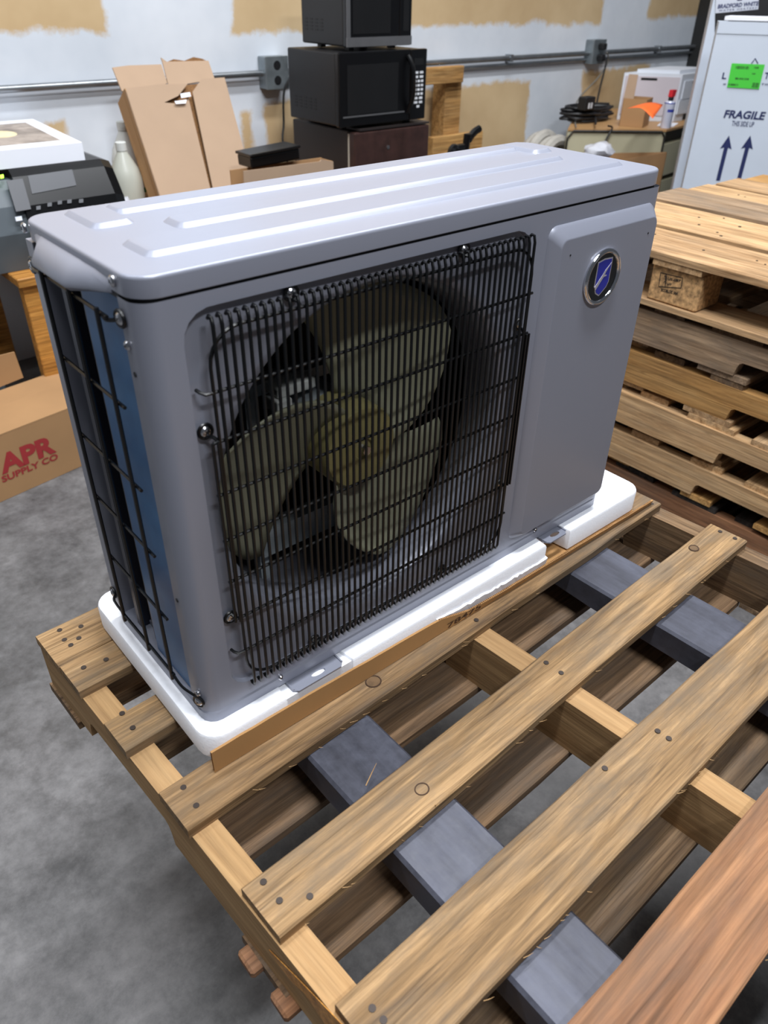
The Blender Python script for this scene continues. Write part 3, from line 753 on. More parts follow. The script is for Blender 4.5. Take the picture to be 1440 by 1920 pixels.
for x in (1.60, 2.085, 2.57):
    for y in (-.36, BYC, .74):
        b_ = obj('block', cbox(x-.058, x+.048, y-(BY1-BY0)/2, y+(BY1-BY0)/2, z+.0162, z+.1062, .004, 1), 'block_chip', bp_); BLK.append(b_)
# printed stamp on the block facing the unit
sxp = 1.542-.0004
def stamp(y0, z0, y1, z1): return cbox(sxp-.0006, sxp, min(y0, y1), max(y0, y1), min(z0, z1), max(z0, z1))
pp = lambda x, y: onx(x, y, sxp)
b1 = BLK[1]; A_, B_, Cc, Dd = pp(1239, 511), pp(1280, 521), pp(1277, 540), pp(1235, 537)
bm = B()
for a, b in ((A_, B_), (B_, Cc), (Cc, Dd), (Dd, A_), (pp(1249, 514), pp(1247, 539))): tube(bm, [a, b], .0009, 4)
obj('stamp_frame', bm, 'print_black', b1)
text('IPPC', 'print_black', b1, pp(1246, 516), pp(1244, 535)-pp(1246, 516), Vector((0, -1, 0)), .02, .008, .02)
text('US-087', 'print_black', b1, pp(1251.5, 525), pp(1277, 530)-pp(1251.5, 525), (0, 0, 1), .036, .007, .03)
text('HT', 'print_black', b1, pp(1251, 535), pp(1277, 540)-pp(1251, 535), (0, 0, 1), .012, .006, .03)
text('ECOBLOC 50A', 'print_black', b1, pp(1239, 546), pp(1272, 554)-pp(1239, 546), (0, 0, 1), .048, .008, .04)

# black strap clamps hanging out of the lower pallets
for k, (x, y, dx, dy) in enumerate(((1155, 925, 28, 14), (1268, 912, 46, 26), (1375, 985, 54, 28))):
    a = onx(x, y, SX-.012); b = onx(x+dx, y+dy, SX-.012); z0 = (a.z+b.z)/2
    pass

# ================================================================== things along the back wall
DZ = ZB-.07                                  # low desk top
dc = onz(32, 525, DZ)
dk = thing('low_desk', 'low yellowish wooden desk along the wall under the black printer', 'desk', (1.1, 2.4, 0))
obj('desk_top', cbox(dc.x, 1.86, dc.y, 2.80, DZ-.03, DZ, .003, 1), 'wood_desk', dk)
for x in (dc.x+.015, 1.80):
    for y in (dc.y+.02, 2.70): obj('leg', cbox(x, x+.075, y, y+.05, 0, DZ-.03, .003, 1), 'wood_desk', dk)
tag(obj('steel_locker', cbox(dc.x-.52, dc.x-.06, dc.y+.30, dc.y+.72, 0, DZ-.06, .006), 'printer_side'), 'grey blue steel locker behind the low desk at the left edge', 'cabinet')
# black laser printer
PY = dc.y+.05
a = ony(92, 488, PY); pxr = ony(205, 400, PY+.05).x; ptop = ony(60, 322, PY+.03).z
pL = a.x-.42+.36
P0 = ony(20, 480, PY).x
pr = thing('laser_printer', 'black office printer with grey control panel under a white tray', 'printer', (a.x+.1, PY+.2, DZ))
x0, x1 = a.x-.028, pxr+.06
prof = [(PY+.02, DZ+.001), (PY+.005, DZ+.12), (PY+.03, DZ+.20), (PY+.085, ptop-.02), (PY+.11, ptop), (PY+.40, ptop), (PY+.42, ptop-.03), (PY+.42, DZ+.001)]
bm = B(); loft(bm, [[Vector((x, y+(0.0 if k else .012), z-(0 if k else .012) if z > DZ+.02 else z)) for y, z in prof] for k, x in ((1, x0), (1, x1-.035), (0, x1))]); bd = obj('body', bm, 'black_gloss', pr)
bm = B(); loft(bm, [[Vector((x, y, z)) for y, z in [(PY+.04, DZ+.001), (PY+.025, DZ+.12), (PY+.05, DZ+.2), (PY+.11, ptop-.03), (PY+.42, ptop-.03), (PY+.42, DZ+.001)]] for x in (x0-.24, x0-.0005)]); obj('side_cover', bm, 'printer_side', pr)
pn = Vector((0, -(ptop-.02-DZ-.20), .055)).normalized(); pp0 = Vector((0, PY+.03, DZ+.20))
def pq(*pts, e=.0015):                       # a patch on the sloping front
    return slab(B(), [onp(x, y, pp0, pn)+pn*.0004 for x, y in pts], pn*e)
obj('display', pq((52, 330), (135, 318), (143, 348), (60, 364)), 'panel_grey', pr)
obj('control_panel', pq((12, 340), (42, 336), (58, 393), (30, 398), e=.004), 'panel_grey', pr)
g_ = pq((0, 329), (6, 328), (7, 334), (1, 335), e=.003); obj('status_light', g_, 'led_green', pr)
for x, y in ((72, 390), (93, 384), (112, 380), (130, 378), (152, 377)): obj('button', pq((x-4, y-3), (x+4, y-4), (x+4, y+3), (x-4, y+4)), 'panel_grey', pr)
obj('latch', pq((28, 408), (40, 406), (42, 414), (30, 416), e=.004), 'sticker_grey', pr)
tag(pr, 'black office printer with grey control panel under a white tray', 'printer')
# white box lid with a photo print on the printer
tz = ptop+.001; q0 = ony(0, 318, PY+.03); c1, c2, c3 = onz(160, 300, tz), onz(68, 252, tz), onz(2, 318, tz)
e1 = (c1-c3); e2 = (c2-c1)
tr = thing('tray_lid', 'white cardboard lid with a pasted photo print on top of the printer', 'tray', ((c1+c3)/2))
cor = [c1, c1+e2, c3+e2-e1*.35, c3-e1*.35]; cor = [Vector((p.x, p.y, tz)) for p in cor]
obj('lid_body', slab(B(), cor, (0, 0, .055)), 'paper_white', tr)
cen = sum(cor, Vector())/4; obj('photo_print', slab(B(), [cen+(p-cen)*.74+Vector((0, 0, .0552)) for p in cor], (0, 0, .0008)), 'photo_print', tr)
obj('photo_flower', slab(B(), [cen+(cor[0]-cor[3])*(-.02+.15*math.cos(k*math.pi/8))+(cor[1]-cor[0])*.13*math.sin(k*math.pi/8)+Vector((0, 0, .0561)) for k in range(16)], (0, 0, .0004)), 'photo_cream', tr)
# jugs by the printer
def jug(x, y, Y, h, r, label, mt, lab=True):
    b = ony(x, y, Y); c = Vector((b.x, Y, DZ+.001)); s = h/.3
    j = thing('plastic_jug', label, 'jug', c)
    obj('jug_body', lathe(B(), c, [(r*.9, 0), (r, .012*s), (r, .17*s), (r*.85, .21*s), (r*.36, .262*s), (r*.30, .272*s)]), mt, j, True, 30)
    obj('cap', lathe(B(), c+Vector((0, 0, .272*s)), [(r*.34, 0), (r*.34, .028*s), (r*.3, .03*s)]), 'white_plastic', j, True)
    if lab: obj('jug_label', loft(B(), [[c+Vector((r*1.012*math.cos(R(t)), r*1.012*math.sin(R(t)), zz*s)) for t in range(170, 351, 15)] for zz in (.06, .078)], False, False, False), 'label_green', j)
jug(236, 330, 2.46, .30, .06, 'cloudy white plastic jug between printer and leaning carton', 'jug_plastic', False)
jug(243, 320, 2.72, .33, .065, 'white plastic jug with green band, half hidden by leaning carton', 'white_plastic')
bm = B(); c = ony(222, 345, 2.33); bmesh.ops.create_icosphere(bm, subdivisions=3, radius=.05)
for v in bm.verts: v.co = Vector((v.co.x*.9, v.co.y, v.co.z*1.3))*(1+.32*mnoise.noise(v.co*32))+Vector((c.x, 2.33, DZ+.075))
tag(obj('plastic_bag', bm, 'bag_film', smooth=True), 'crumpled clear plastic bag beside the black printer', 'bag')

# big leaning carton, torn open
P1 = Vector((0, 2.20, DZ)); P2 = Vector((0, 2.60, ZB+.50)); ln = Vector((1, 0, 0)).cross((P2-P1).normalized()); ln = ln if ln.y < 0 else -ln
cp_ = lambda x, y, o=0: onp(x, y, P1+ln*o, ln)
def dn(a, b):                                # extend edge a->b down to the desk top
    return b+(b-a)*((DZ+.002-b.z)/(b.z-a.z))
TL, TM, TR, TMb, BLp, BRp = cp_(233, 166), cp_(352, 178), cp_(421, 147), cp_(392, 345), cp_(297, 366), cp_(471, 338)
bl, bm_, br = dn(TL, BLp), dn(TM, TMb), dn(TR, BRp)
ca = thing('torn_carton', 'tall torn open brown carton leaning against the wall beside the microwaves', 'carton', (bl+br)/2)
bk = -ln*.10; bkb = Vector((0, .10, 0)); bl.z = br.z = bm_.z = DZ+.008
obj('left_panel', slab(B(), [TL, cp_(300, 158), cp_(352, 157), cp_(334, 180), cp_(308, 192), cp_(347, 196), TM, bm_, bl], -ln*.005), 'carton_pale', ca)
obj('right_panel', slab(B(), [cp_(361, 172, .006), cp_(378, 148, .006), cp_(421, 145, .006), br+ln*.006, bm_+ln*.006+Vector((.004, 0, 0))], -ln*.005), 'carton_pale', ca)
obj('side_panel', slab(B(), [TL, bl, bl+bkb, TL+bk], (.005, 0, 0)), 'carton_brown', ca)
obj('back_panel', slab(B(), [TL+bk, cp_(412, 142)+bk, br+bkb, bl+bkb], ln*.005), 'carton_brown', ca)
obj('flap', slab(B(), [cp_(210, 128, -.05), cp_(240, 124, -.05), cp_(302, 122, -.05), cp_(313, 157, -.03), cp_(300, 165, -.03), cp_(228, 172, -.03)], ln*.005), 'carton_pale', ca)
obj('flap', slab(B(), [cp_(304, 118, -.045), cp_(301, 109, -.045), cp_(312, 117, -.045), cp_(390, 115, -.045), cp_(402, 150, -.025), cp_(316, 164, -.025)], ln*.005), 'carton_pale', ca)
obj('torn_paper', slab(B(), [cp_(313, 117, -.056), cp_(325, 112, -.056), cp_(345, 115, -.056), cp_(362, 108, -.056), cp_(378, 111, -.056), cp_(391, 117, -.056)], ln*.004), 'cardboard_edge', ca)
obj('tape', slab(B(), [cp_(338, 176, .012), cp_(356, 173, .012), cp_(358, 181, .012), cp_(340, 184, .012)], ln*.001), 'paper_white', ca)
obj('tape', slab(B(), [cp_(327, 190, .012), cp_(350, 187, .012), cp_(348, 194, .012), cp_(330, 195, .012)], ln*.001), 'bag_film', ca)
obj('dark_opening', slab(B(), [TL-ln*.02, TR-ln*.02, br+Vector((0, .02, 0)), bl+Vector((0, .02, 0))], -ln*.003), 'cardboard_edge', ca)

# flat open carton and black tray in front of the fridge
yb = 2.08
p = [ony(478, 318, yb), ony(600, 298, yb), ony(625, 303, yb)]
oc = thing('low_carton', 'low open brown carton on the desk in front of the mini fridge', 'carton', (p[1].x-.1, yb+.05, DZ))
zc = p[0].z
obj('front_wall', slab(B(), [Vector((p[0].x-.06, yb, DZ+.001)), Vector((p[2].x, yb, DZ+.001)), ony(625, 303, yb), ony(603, 299, yb), ony(600, 303, yb), ony(478, 318, yb)+Vector((-.05, 0, 0))], (0, .005, 0)), 'carton_pale', oc)
obj('side_wall', cbox(p[2].x-.005, p[2].x, yb+.005, 2.16, DZ+.001, zc-.01), 'carton_brown', oc)
obj('back_wall', cbox(p[0].x-.06, p[2].x, 2.16, 2.165, DZ+.001, zc-.008), 'carton_brown', oc)
a, b = ony(470, 287, 2.12), ony(562, 268, 2.12)
bt = thing('black_drawer', 'black plastic drawer resting on the low carton', 'drawer', ((a.x+b.x)/2, 2.14, zc-.01))
zt2 = a.z-.012
bm = B(); M_ = Matrix.Translation(Vector((a.x, 2.12, zc-.006))) @ Euler((0, R(-3), 0)).to_matrix().to_4x4()
wd = b.x-a.x; hh = a.z-zc
box(bm, 0, wd, 0, .10, .0, hh*.80, .006, 2, M_); obj('drawer_body', bm, 'black_gloss', bt)
bm = B(); box(bm, -.004, wd+.004, -.006, .106, hh*.81, hh*1.02, .004, 2, M_); obj('drawer_rim', bm, 'black_gloss', bt)

# mini fridge and two microwaves
fy = 2.16
fx0, fx1 = ony(665, 240, fy).x, ony(805, 235, fy).x; ftop = ony(735, 236, fy).z
fr = thing('mini_fridge', 'dark brown woodgrain fridge carrying two stacked microwaves', 'fridge', ((fx0+fx1)/2, fy+.22, 0))
obj('body', cbox(fx0+.004, fx1-.002, fy+.05, fy+.46, 0.001, ftop-.008, .006), 'fridge_side', fr)
obj('gasket', cbox(fx0+.002, fx1-.006, fy+.040, fy+.05, .03, ftop-.02), 'gasket', fr)
do = obj('door', cbox(fx0, fx1, fy, fy+.040, .02, ftop-.012, .005), 'fridge_brown', fr)
obj('top_trim', cbox(fx0+.03, fx1, fy+.001, fy+.44, ftop-.0075, ftop), 'fridge_side', fr)
q = ony(728, 276, fy-.001); bm = B(); disc(bm, (q.x, fy, q.z), (0, -1, 0), .008, .002, 12); obj('emblem', bm, 'chrome', do)
def microwave(label, x0, x1, y0, z0, h, dep, lower):
    m = thing('microwave', label, 'microwave', ((x0+x1)/2, y0+dep/2, z0), 'microwaves stacked on the mini fridge')
    wv = x1-x0
    obj('housing', cbox(x0+.004, x1-.004, y0+.025, y0+dep, z0+.014, z0+h-.002, .006), 'black_matte', m)
    face = 'black_gloss'
    d = obj('door', cbox(x0, x0+wv*.80, y0, y0+.025, z0+.012, z0+h, .005), face, m)
    obj('control_panel', cbox(x0+wv*.803, x1, y0, y0+.025, z0+.012, z0+h, .005), face, m)
    obj('window', cbox(x0+wv*.09, x0+wv*.66, y0-.0012, y0, z0+h*.20, z0+h*.84), 'screen_dark', d)
    for fx in (x0+.05, x1-.07):
        for fy_ in (y0+.05, y0+dep-.07): obj('foot', cbox(fx, fx+.025, fy_, fy_+.025, z0, z0+.014), 'black_matte', m)
    nm = 6 if not lower else 5
    for k in range(5 if lower else 4):
        for j in range(4): obj('vent_slot', cbox(x0+.0032, x0+.004, y0+.16+k*.035, y0+.18+k*.035, z0+.062+j*.012, z0+.068+j*.012), 'inner_black', m)
    if lower:
        obj('handle', tube(B(), catmull([(x0+wv*.765, y0-.002, z0+h*.92), (x0+wv*.78, y0-.028, z0+h*.75), (x0+wv*.785, y0-.030, z0+h*.4), (x0+wv*.775, y0-.002, z0+h*.16)], 5), .010, 8), face, d, True)
        obj('door_trim', cbox(x0+wv*.04, x0+wv*.74, y0-.003, y0, z0+h*.165, z0+h*.185), 'steel_band', d)
        obj('display', cbox(x0+wv*.845, x0+wv*.955, y0-.001, y0, z0+h*.79, z0+h*.88), 'screen_dark', m)
        bx0, bx1 = x0+wv*.845, x0+wv*.965
        for j, n in enumerate((2, 2, 3, 3, 3, 3, 2, 2, 1)):
            zz = z0+h*(.69-.058*j); 
            for i in range(n):
                cell = (bx1-bx0)/n if n > 1 else (bx1-bx0)*.4; xa = bx0+cell*i+(0 if n > 1 else (bx1-bx0)*.3)
                obj('button', cbox(xa+cell*.16, xa+cell*.84, y0-.0015, y0, zz-.0045, zz+.0045), 'button_white', m)
    else:
        obj('steel_band', cbox(x0, x1, y0-.0025, y0+.002, z0+.014, z0+h*.16), 'steel_band', m)
        obj('door_edge', cbox(x0, x0+wv*.055, y0-.002, y0, z0+h*.16, z0+h), 'steel_band', d)
        obj('button_column', cbox(x0+wv*.86, x0+wv*.95, y0-.001, y0, z0+h*.22, z0+h*.8), 'screen_dark', m)
a, b = ony(628, 234, 2.2), ony(788, 222, 2.2); zt_ = ony(628, 98, 2.2).z
microwave('black microwave with white number keys, lower of the two on the fridge', a.x, b.x, 2.17, ftop+.0005, zt_-ftop, .36, True)
a, b = ony(650, 88, 2.2), ony(771, 82, 2.2)
microwave('microwave with a grey steel band, upper of the two stacked', a.x, b.x, 2.2, zt_+.0008, .29, .31, False)

# wooden frame leaning by the wall
wf = thing('timber_frame', 'small knocked together timber frame standing against the drywall beside the microwaves', 'frame', (3.0, 2.72, 0))
a, b = ony(792, 128, 2.66), ony(871, 124, 2.66); zt3 = a.z
for x0, x1, y0 in ((a.x-.01, a.x+.035, 2.70), (ony(836, 165, 2.7).x, ony(866, 165, 2.7).x, 2.70)): obj('upright', cbox(x0, x1, y0, y0+.10, .001, zt3-.02, .003, 1), 'wood_frame', wf)
obj('top_rail', cbox(a.x+.015, b.x, 2.66, 2.70, ony(800, 160, 2.66).z, zt3, .003, 1), 'wood_frame', wf)
obj('lower_rail', cbox(ony(812, 262, 2.66).x, ony(905, 262, 2.66).x, 2.66, 2.70, ony(815, 300, 2.66).z, ony(815, 258, 2.66).z, .003, 1), 'wood_frame', wf)

# conduit, outlet boxes, cords
zc_ = .391+ZB
cd = thing('conduit_run', 'galvanised electrical conduit running along the back wall', 'conduit', (3, 2.82, zc_))
obj('pipe', tube(B(), [(-1.5, 2.82, zc_), (5.56, 2.82, zc_)], .0135, 10), 'conduit', cd, True)
obj('pipe', tube(B(), [(2.3, 2.832, zc_-.036), (5.56, 2.832, zc_-.036)], .010, 10), 'conduit', cd, True)
for x in (.4, 1.5, 3.6, 5.1): obj('strap', cbox(x, x+.02, 2.803, WALLY, zc_-.018, zc_+.018), 'conduit', cd)
def ebox(x, y, label, plugs):
    c = ony(x, y, 2.80); e = thing('outlet_box', label, 'outlet', c, 'outlet boxes on the conduit')
    obj('box', cbox(c.x-.06, c.x+.06, 2.785, WALLY, c.z-.065, c.z+.065, .005), 'box_metal', e)
    pl = obj('cover_plate', cbox(c.x-.062, c.x+.062, 2.781, 2.785, c.z-.067, c.z+.067, .002, 1), 'box_metal', e)
    for dz in (-.03, .03):
        bm = B(); disc(bm, (c.x, 2.781, c.z+dz), (0, -1, 0), .019, .001, 16); obj('socket', bm, 'inner_black', pl)
    for dz in plugs: obj('plug', cbox(c.x-.02, c.x+.02, 2.74, 2.779, c.z+dz-.018, c.z+dz+.018, .006), 'cord_black', e)
    return c
c1_ = ebox(516, 136, 'galvanised outlet box beside the lower microwave', ())
c2_ = ebox(1119, 97, 'galvanised outlet box with black plugs above the cable pile', (-.03, .03))
def cord(label, pts, mt, r=.004):
    tag(obj('extension_cord', tube(B(), catmull(pts, 6), r, 6), mt, smooth=True), label, 'cord')
cord('black cord dangling behind the black microwave', [(c1_.x+.07, 2.76, c1_.z), ony(533, 170, 2.76), ony(532, 230, 2.76), ony(535, 290, 2.72), Vector((c1_.x+.12, 2.72, .3))], 'cord_black', .005)
CT = ZB+.06                                  # corner desk top height
cord('black cord hanging from the outlet down to the cable pile', [(c2_.x+.02, 2.735, c2_.z-.03), ony(1135, 125, 2.72), ony(1125, 165, 2.7), ony(1117, 205, 2.62), onz(1117, 232, CT+.03)], 'cord_black', .006)
cord('thin grey cord looping from the outlet beside the tan patch', [(c2_.x+.02, 2.737, c2_.z), ony(1140, 115, 2.76), ony(1122, 145, 2.78), ony(1085, 185, 2.76), ony(1077, 215, 2.70), onz(1080, 238, CT+.01)], 'cord_grey', .004)

# hand truck grips and hose coil
ht = thing('hand_truck', 'black hand truck with curved grips standing behind the grey unit', 'hand truck', (2.5, 2.0, 0))
g1 = [ony(899, 241, 2.0), ony(889, 248, 2.0), ony(879, 262, 2.0), ony(873, 283, 2.0)]; g1.append(Vector((g1[-1].x-.02, 2.0, .05)))
obj('rail', tube(B(), catmull(g1, 6), .016, 8), 'black_gloss', ht, True)
gb = ony(868, 276, 1.92); gc = ony(846, 284, 1.92)
obj('rail', tube(B(), catmull([gb, (gb+gc)/2+Vector((0, 0, .004)), gc, Vector((gc.x-.01, 1.93, gc.z-.15)), Vector((gc.x-.03, 1.97, .05))], 6), .016, 8), 'black_gloss', ht, True)
obj('toe_plate', cbox(gc.x-.12, g1[-1].x+.1, 1.75, 2.0, .001, .012), 'dark_metal', ht)
for x in (gc.x-.09, g1[-1].x+.06):
    bm = B(); disc(bm, (x, 1.93, .081), (1, 0, 0), .08, .03, 24); obj('wheel', bm, 'black_matte', ht, True)
obj('axle', tube(B(), [(gc.x-.06, 1.93, .081), (g1[-1].x+.06, 1.93, .081)], .012, 8), 'dark_metal', ht, True)
hc = ony(1022, 250, 2.6); hr = .30
hs = thing('hose_coil', 'coiled grey ribbed hose standing against the wall left of the beige desk', 'hose', (hc.x, 2.6, 0))
for k, (dy, dr) in enumerate(((-.08, .0), (-.02, -.015), (.05, .01), (.11, -.01))):
    rr = (hc.z/2-.032)+dr*.5
    bm = B(); tube(bm, [Vector((hc.x+.05+dy*.3+rr*math.cos(t*math.pi/20)*.6, 2.6+dy, rr+.034+rr*math.sin(t*math.pi/20))) for t in range(40)], .032, 8, True); obj('hose_turn', bm, 'hose_grey', hs, True)

# beige corner desk
pA, pB, pC = onz(1065, 241, CT), onz(1250, 243, CT), onz(1303, 230, CT)
Yr = 2.80; Xr = pB.x+.62; yR = pB.y+(pC.y-pB.y)/(pC.x-pB.x)*.62
bdk = thing('corner_desk', 'beige steel corner desk with drawers piled with printer and cables', 'desk', ((pA.x+Xr)/2, 2.5, 0))
top = [pA, pB, Vector((Xr, yR, CT)), Vector((Xr, Yr, CT)), Vector((ony(1080, 215, Yr).x, Yr, CT))]
bm = loft(B(), [[p-Vector((0, 0, .012)) for p in top], top]); obj('worktop', bm, 'worktop', bdk)
dv = (pB-pA).normalized(); nv = Vector((-dv.y, dv.x, 0)); nv = nv if nv.y > 0 else -nv
e0 = pA+dv*.004; e1_ = pB-dv*.004
obj('side_panel', slab(B(), [e0+nv*.006-Vector((0, 0, .0125)), e1_+nv*.006-Vector((0, 0, .0125)), Vector((e1_.x, e1_.y, .001))+nv*.006, Vector((e0.x, e0.y, .001))+nv*.006], nv*.03), 'steel_beige', bdk)
bm = B(); tube(bm, [e0-nv*.002-Vector((0, 0, .5)), e0-nv*.002-Vector((0, 0, .05)), e0-nv*.002-Vector((0, 0, .012))+dv*.03, e1_-nv*.002-Vector((0, 0, .012))-dv*.02, e1_-nv*.002-Vector((0, 0, .04)), e1_-nv*.002-Vector((0, 0, .6))], .006, 6); obj('edge_trim', bm, 'steel_dark_trim', bdk)
rv = (pC-pB).normalized(); rv.z = 0; rn = Vector((-rv.y, rv.x, 0)); hz = [CT-.03, CT-.06, CT-.235, CT-.255, CT-.43, CT-.45, .01]
e2_ = pB+rv*.01+rn*.004
fw = .60
def fpanel(a0, a1, z0, z1, off, th): 
    p = pB+rn*off
    return slab(B(), [Vector((*(p+rv*a0).xy, z0)), Vector((*(p+rv*a1).xy, z0)), Vector((*(p+rv*a1).xy, z1)), Vector((*(p+rv*a0).xy, z1))], rn*th)
obj('drawer_case', fpanel(.012, fw, .001, CT-.013, .05, .35), 'slot_dark', bdk)
obj('front_post', fpanel(.004, .03, .001, CT-.013, .012, .04), 'steel_beige', bdk)
for z0, z1 in ((CT-.265, CT-.085), (CT-.47, CT-.295), (CT-.68, CT-.50)): obj('drawer', fpanel(.032, fw, z0, z1, .010, .04), 'steel_beige', bdk)
# white printer on the corner desk
wp = thing('white_printer', 'white laser printer on the beige corner desk behind the spray can', 'printer', (4.6, 2.5, CT))
q1, q2, q3 = onz(1258, 228, CT), onz(1168, 205, CT), onz(1318, 200, CT)
K = Vector((pB.x+.20, pB.y+.17, CT)); f1 = onz(1262, 229, CT)
f1 = Vector((f1.x, f1.y, CT+.001)); ux = Vector((rv.x, rv.y, 0)); uy = Vector((-ux.y, ux.x, 0))
ph = ony(1262, 142, f1.y).z-CT
W1, D1 = .42, .40
ux = (Vector((1, .05, 0))).normalized(); uy = Vector((-.62, .78, 0)).normalized()
sd = onp(1170, 143, f1, Vector((uy.y, -uy.x, 0)).normalized()); dl = max(.25, min(.55, (Vector((sd.x, sd.y, 0))-Vector((f1.x, f1.y, 0))).length))
uy = Vector((sd.x-f1.x, sd.y-f1.y, 0)).normalized()
P4 = [f1, f1+ux*W1, f1+ux*W1+uy*dl, f1+uy*dl]
obj('body', slab(B(), P4, (0, 0, ph)), 'printer_white', wp)
ns = Vector((-uy.y, uy.x, 0)); ns = ns if ns.x < 0 else -ns
def sidep(a0, a1, z0, z1, m, nm, e=.002): obj(nm, slab(B(), [f1+uy*dl*a+Vector((0, 0, ph*zz))+ns*.0005 for a, zz in ((a0, z0), (a1, z0), (a1, z1), (a0, z1))], ns*e), m, wp)
sidep(.03, .97, .12, .94, 'printer_lilac', 'side_cover', .004)
sidep(.40, .72, .36, .52, 'panel_grey', 'vent'); sidep(.42, .70, .86, .91, 'screen_dark', 'top_slot', .005); sidep(.78, .90, .86, .91, 'screen_dark', 'top_slot', .005)
nf = Vector((ux.y, -ux.x, 0))
def frontp(a0, a1, z0, z1, m, nm, e=.003): obj(nm, slab(B(), [f1+ux*W1*a+Vector((0, 0, ph*zz))+nf*.0005 for a, zz in ((a0, z0), (a1, z0), (a1, z1), (a0, z1))], nf*e), m, wp)
frontp(.08, .92, .48, .86, 'printer_white', 'front_door', .006); frontp(.03, .97, .16, .46, 'printer_white', 'paper_drawer', .006); frontp(.25, .75, .02, .13, 'inner_black', 'gap'); frontp(.30, .38, .80, .84, 'inner_black', 'latch', .008); frontp(.5, .66, .72, .84, 'paper_white', 'sticker', .008); frontp(.52, .64, .62, .66, 'screen_dark', 'name_plate', .008)
obj('output_tray', slab(B(), [f1+ux*W1*a+uy*dl*b+Vector((0, 0, ph+.0005)) for a, b in ((.1, .12), (.95, .12), (.95, .85), (.1, .85))], (0, 0, .018)), 'printer_white', wp)
# brown box with orange paper, spray can, cables
c0 = onz(1160, 236, CT); c0b = onz(1205, 240, CT)
bx = thing('parts_carton', 'small brown carton on the beige desk with orange paper on it', 'carton', (c0+c0b)/2)
d1 = (c0b-c0); d1.z = 0; n1_ = Vector((-d1.y, d1.x, 0)).normalized(); n1_ = n1_ if n1_.y > 0 else -n1_
hgt = .145
base = [c0, c0b, c0b+n1_*.14, c0+n1_*.14]; base = [p+Vector((0, 0, .001)) for p in base]
for i, nm in enumerate(('front_wall', 'end_wall', 'back_wall', 'end_wall')):
    a, b = base[i], base[(i+1) % 4]; obj(nm, slab(B(), [a, b, b+Vector((0, 0, hgt)), a+Vector((0, 0, hgt))], (sum(base, Vector())/4-(a+b)/2).normalized()*.004), 'carton_brown', bx)
obj('flap', slab(B(), [base[0]+Vector((0, 0, hgt)), base[0]+d1*.42+Vector((0, 0, hgt)), base[0]+d1*.40+n1_*.02+Vector((0, 0, hgt+.12)), base[0]+d1*.03+n1_*.02+Vector((0, 0, hgt+.12))], n1_*.004), 'carton_pale', bx)
zo = CT+.001+hgt+.002
op = [onz(1175, 205, zo), onz(1197, 198, zo), onz(1243, 198, zo), onz(1226, 212, zo)]
o1 = op[0]; bm = B(); g = []
oa, ob, oc_, od = [Vector((v.x, v.y, zo)) for v in op]
for i in range(9):
    row = []
    for j in range(7):
        s, t = i/8, j/6; p = (oa*(1-s)+od*s)*(1-t)+(ob*(1-s)+oc_*s)*t
        row.append(bm.verts.new(p+Vector((0, 0, .004+.012*math.sin(s*math.pi)*1-.055*max(0, s-.55)*(1-t)*1.2))))
    g.append(row)
for i in range(8):
    for j in range(6): bm.faces.new((g[i][j], g[i+1][j], g[i+1][j+1], g[i][j+1]))
pa = obj('orange_paper', bm, 'orange_paper', smooth=True, ang=60); tag(pa, 'sheet of bright orange paper lying over the small carton', 'paper')
md = pa.modifiers.new('t', 'SOLIDIFY'); md.thickness = .0006
cc = onz(1247, 240, CT); cc.z = CT+.001; chh = ony(1250, 190, cc.y).z-CT
sc = thing('spray_can', 'white and blue spray can with red nozzle on the desk corner', 'spray can', cc)
rr = .03
obj('can_body', lathe(B(), cc, [(rr*.96, 0), (rr, .006), (rr, chh*.92), (rr*.8, chh*.98), (rr*.55, chh)]), 'can_white', sc, True, 30)
for z0, z1, t0, t1 in ((.60, .70, 200, 300), (.73, .87, 195, 305)): obj('can_print', loft(B(), [[cc+Vector((rr*1.01*math.cos(R(t)), rr*1.01*math.sin(R(t)), chh*z)) for t in range(t0, t1, 12)] for z in (z0, z1)], False, False, False), 'can_blue' if z0 < .7 else 'can_white', sc)
obj('can_band', lathe(B(), cc+Vector((0, 0, chh*.90)), [(rr*1.015, 0), (rr*1.015, chh*.035)]), 'can_blue', sc, True)
bm = lathe(B(), cc+Vector((0, 0, chh)), [(rr*.5, 0), (rr*.5, .02), (rr*.42, .024)]); obj('nozzle_base', bm, 'black_matte', sc, True)
bm = B(); loft(bm, [[cc+Vector((x*rr, y*rr, chh+z)) for x, y in ((-.4, -.4), (.9, -.4), (.9, .4), (-.4, .4))] if k else [cc+Vector((x*rr, y*rr, chh+z)) for x, y in ((-.5, -.45), (.5, -.45), (.5, .45), (-.5, .45))] for k, z in ((0, .02), (1, .055))]); obj('nozzle', bm, 'can_red', sc)
def pile():
    r = random.Random(4); c = onz(1120, 232, CT); bm = B()
    for k in range(14):
        pts = []; a = r.uniform(0, 6)
        for i in range(6):
            a += r.uniform(.6, 1.6); pts.append(Vector((min(max(c.x+.05+.24*math.cos(a)*r.uniform(.4, 1.1), pA.x+.17), c.x+.24), c.y+.13+.10*math.sin(a)-.3*min(0, 0), CT+.009+.0045*k+r.uniform(0, .012))))
        tube(bm, catmull(pts, 5), .0075, 6)
    tag(obj('cable_tangle', bm, 'cord_black', smooth=True), 'tangle of black cables heaped on the beige desk', 'cables', kind='stuff')
pile()
q = onz(1117, 236, CT); q.z = CT+.10
ps = thing('power_adapter', 'black power adapter with white slots standing on the cable pile', 'adapter', q)
qs = q+Vector((0, .09, 0)); obj('adapter_body', cbox(qs.x-.045, qs.x+.045, qs.y-.03, qs.y+.03, CT+.075, CT+.145, .006), 'cord_black', ps)
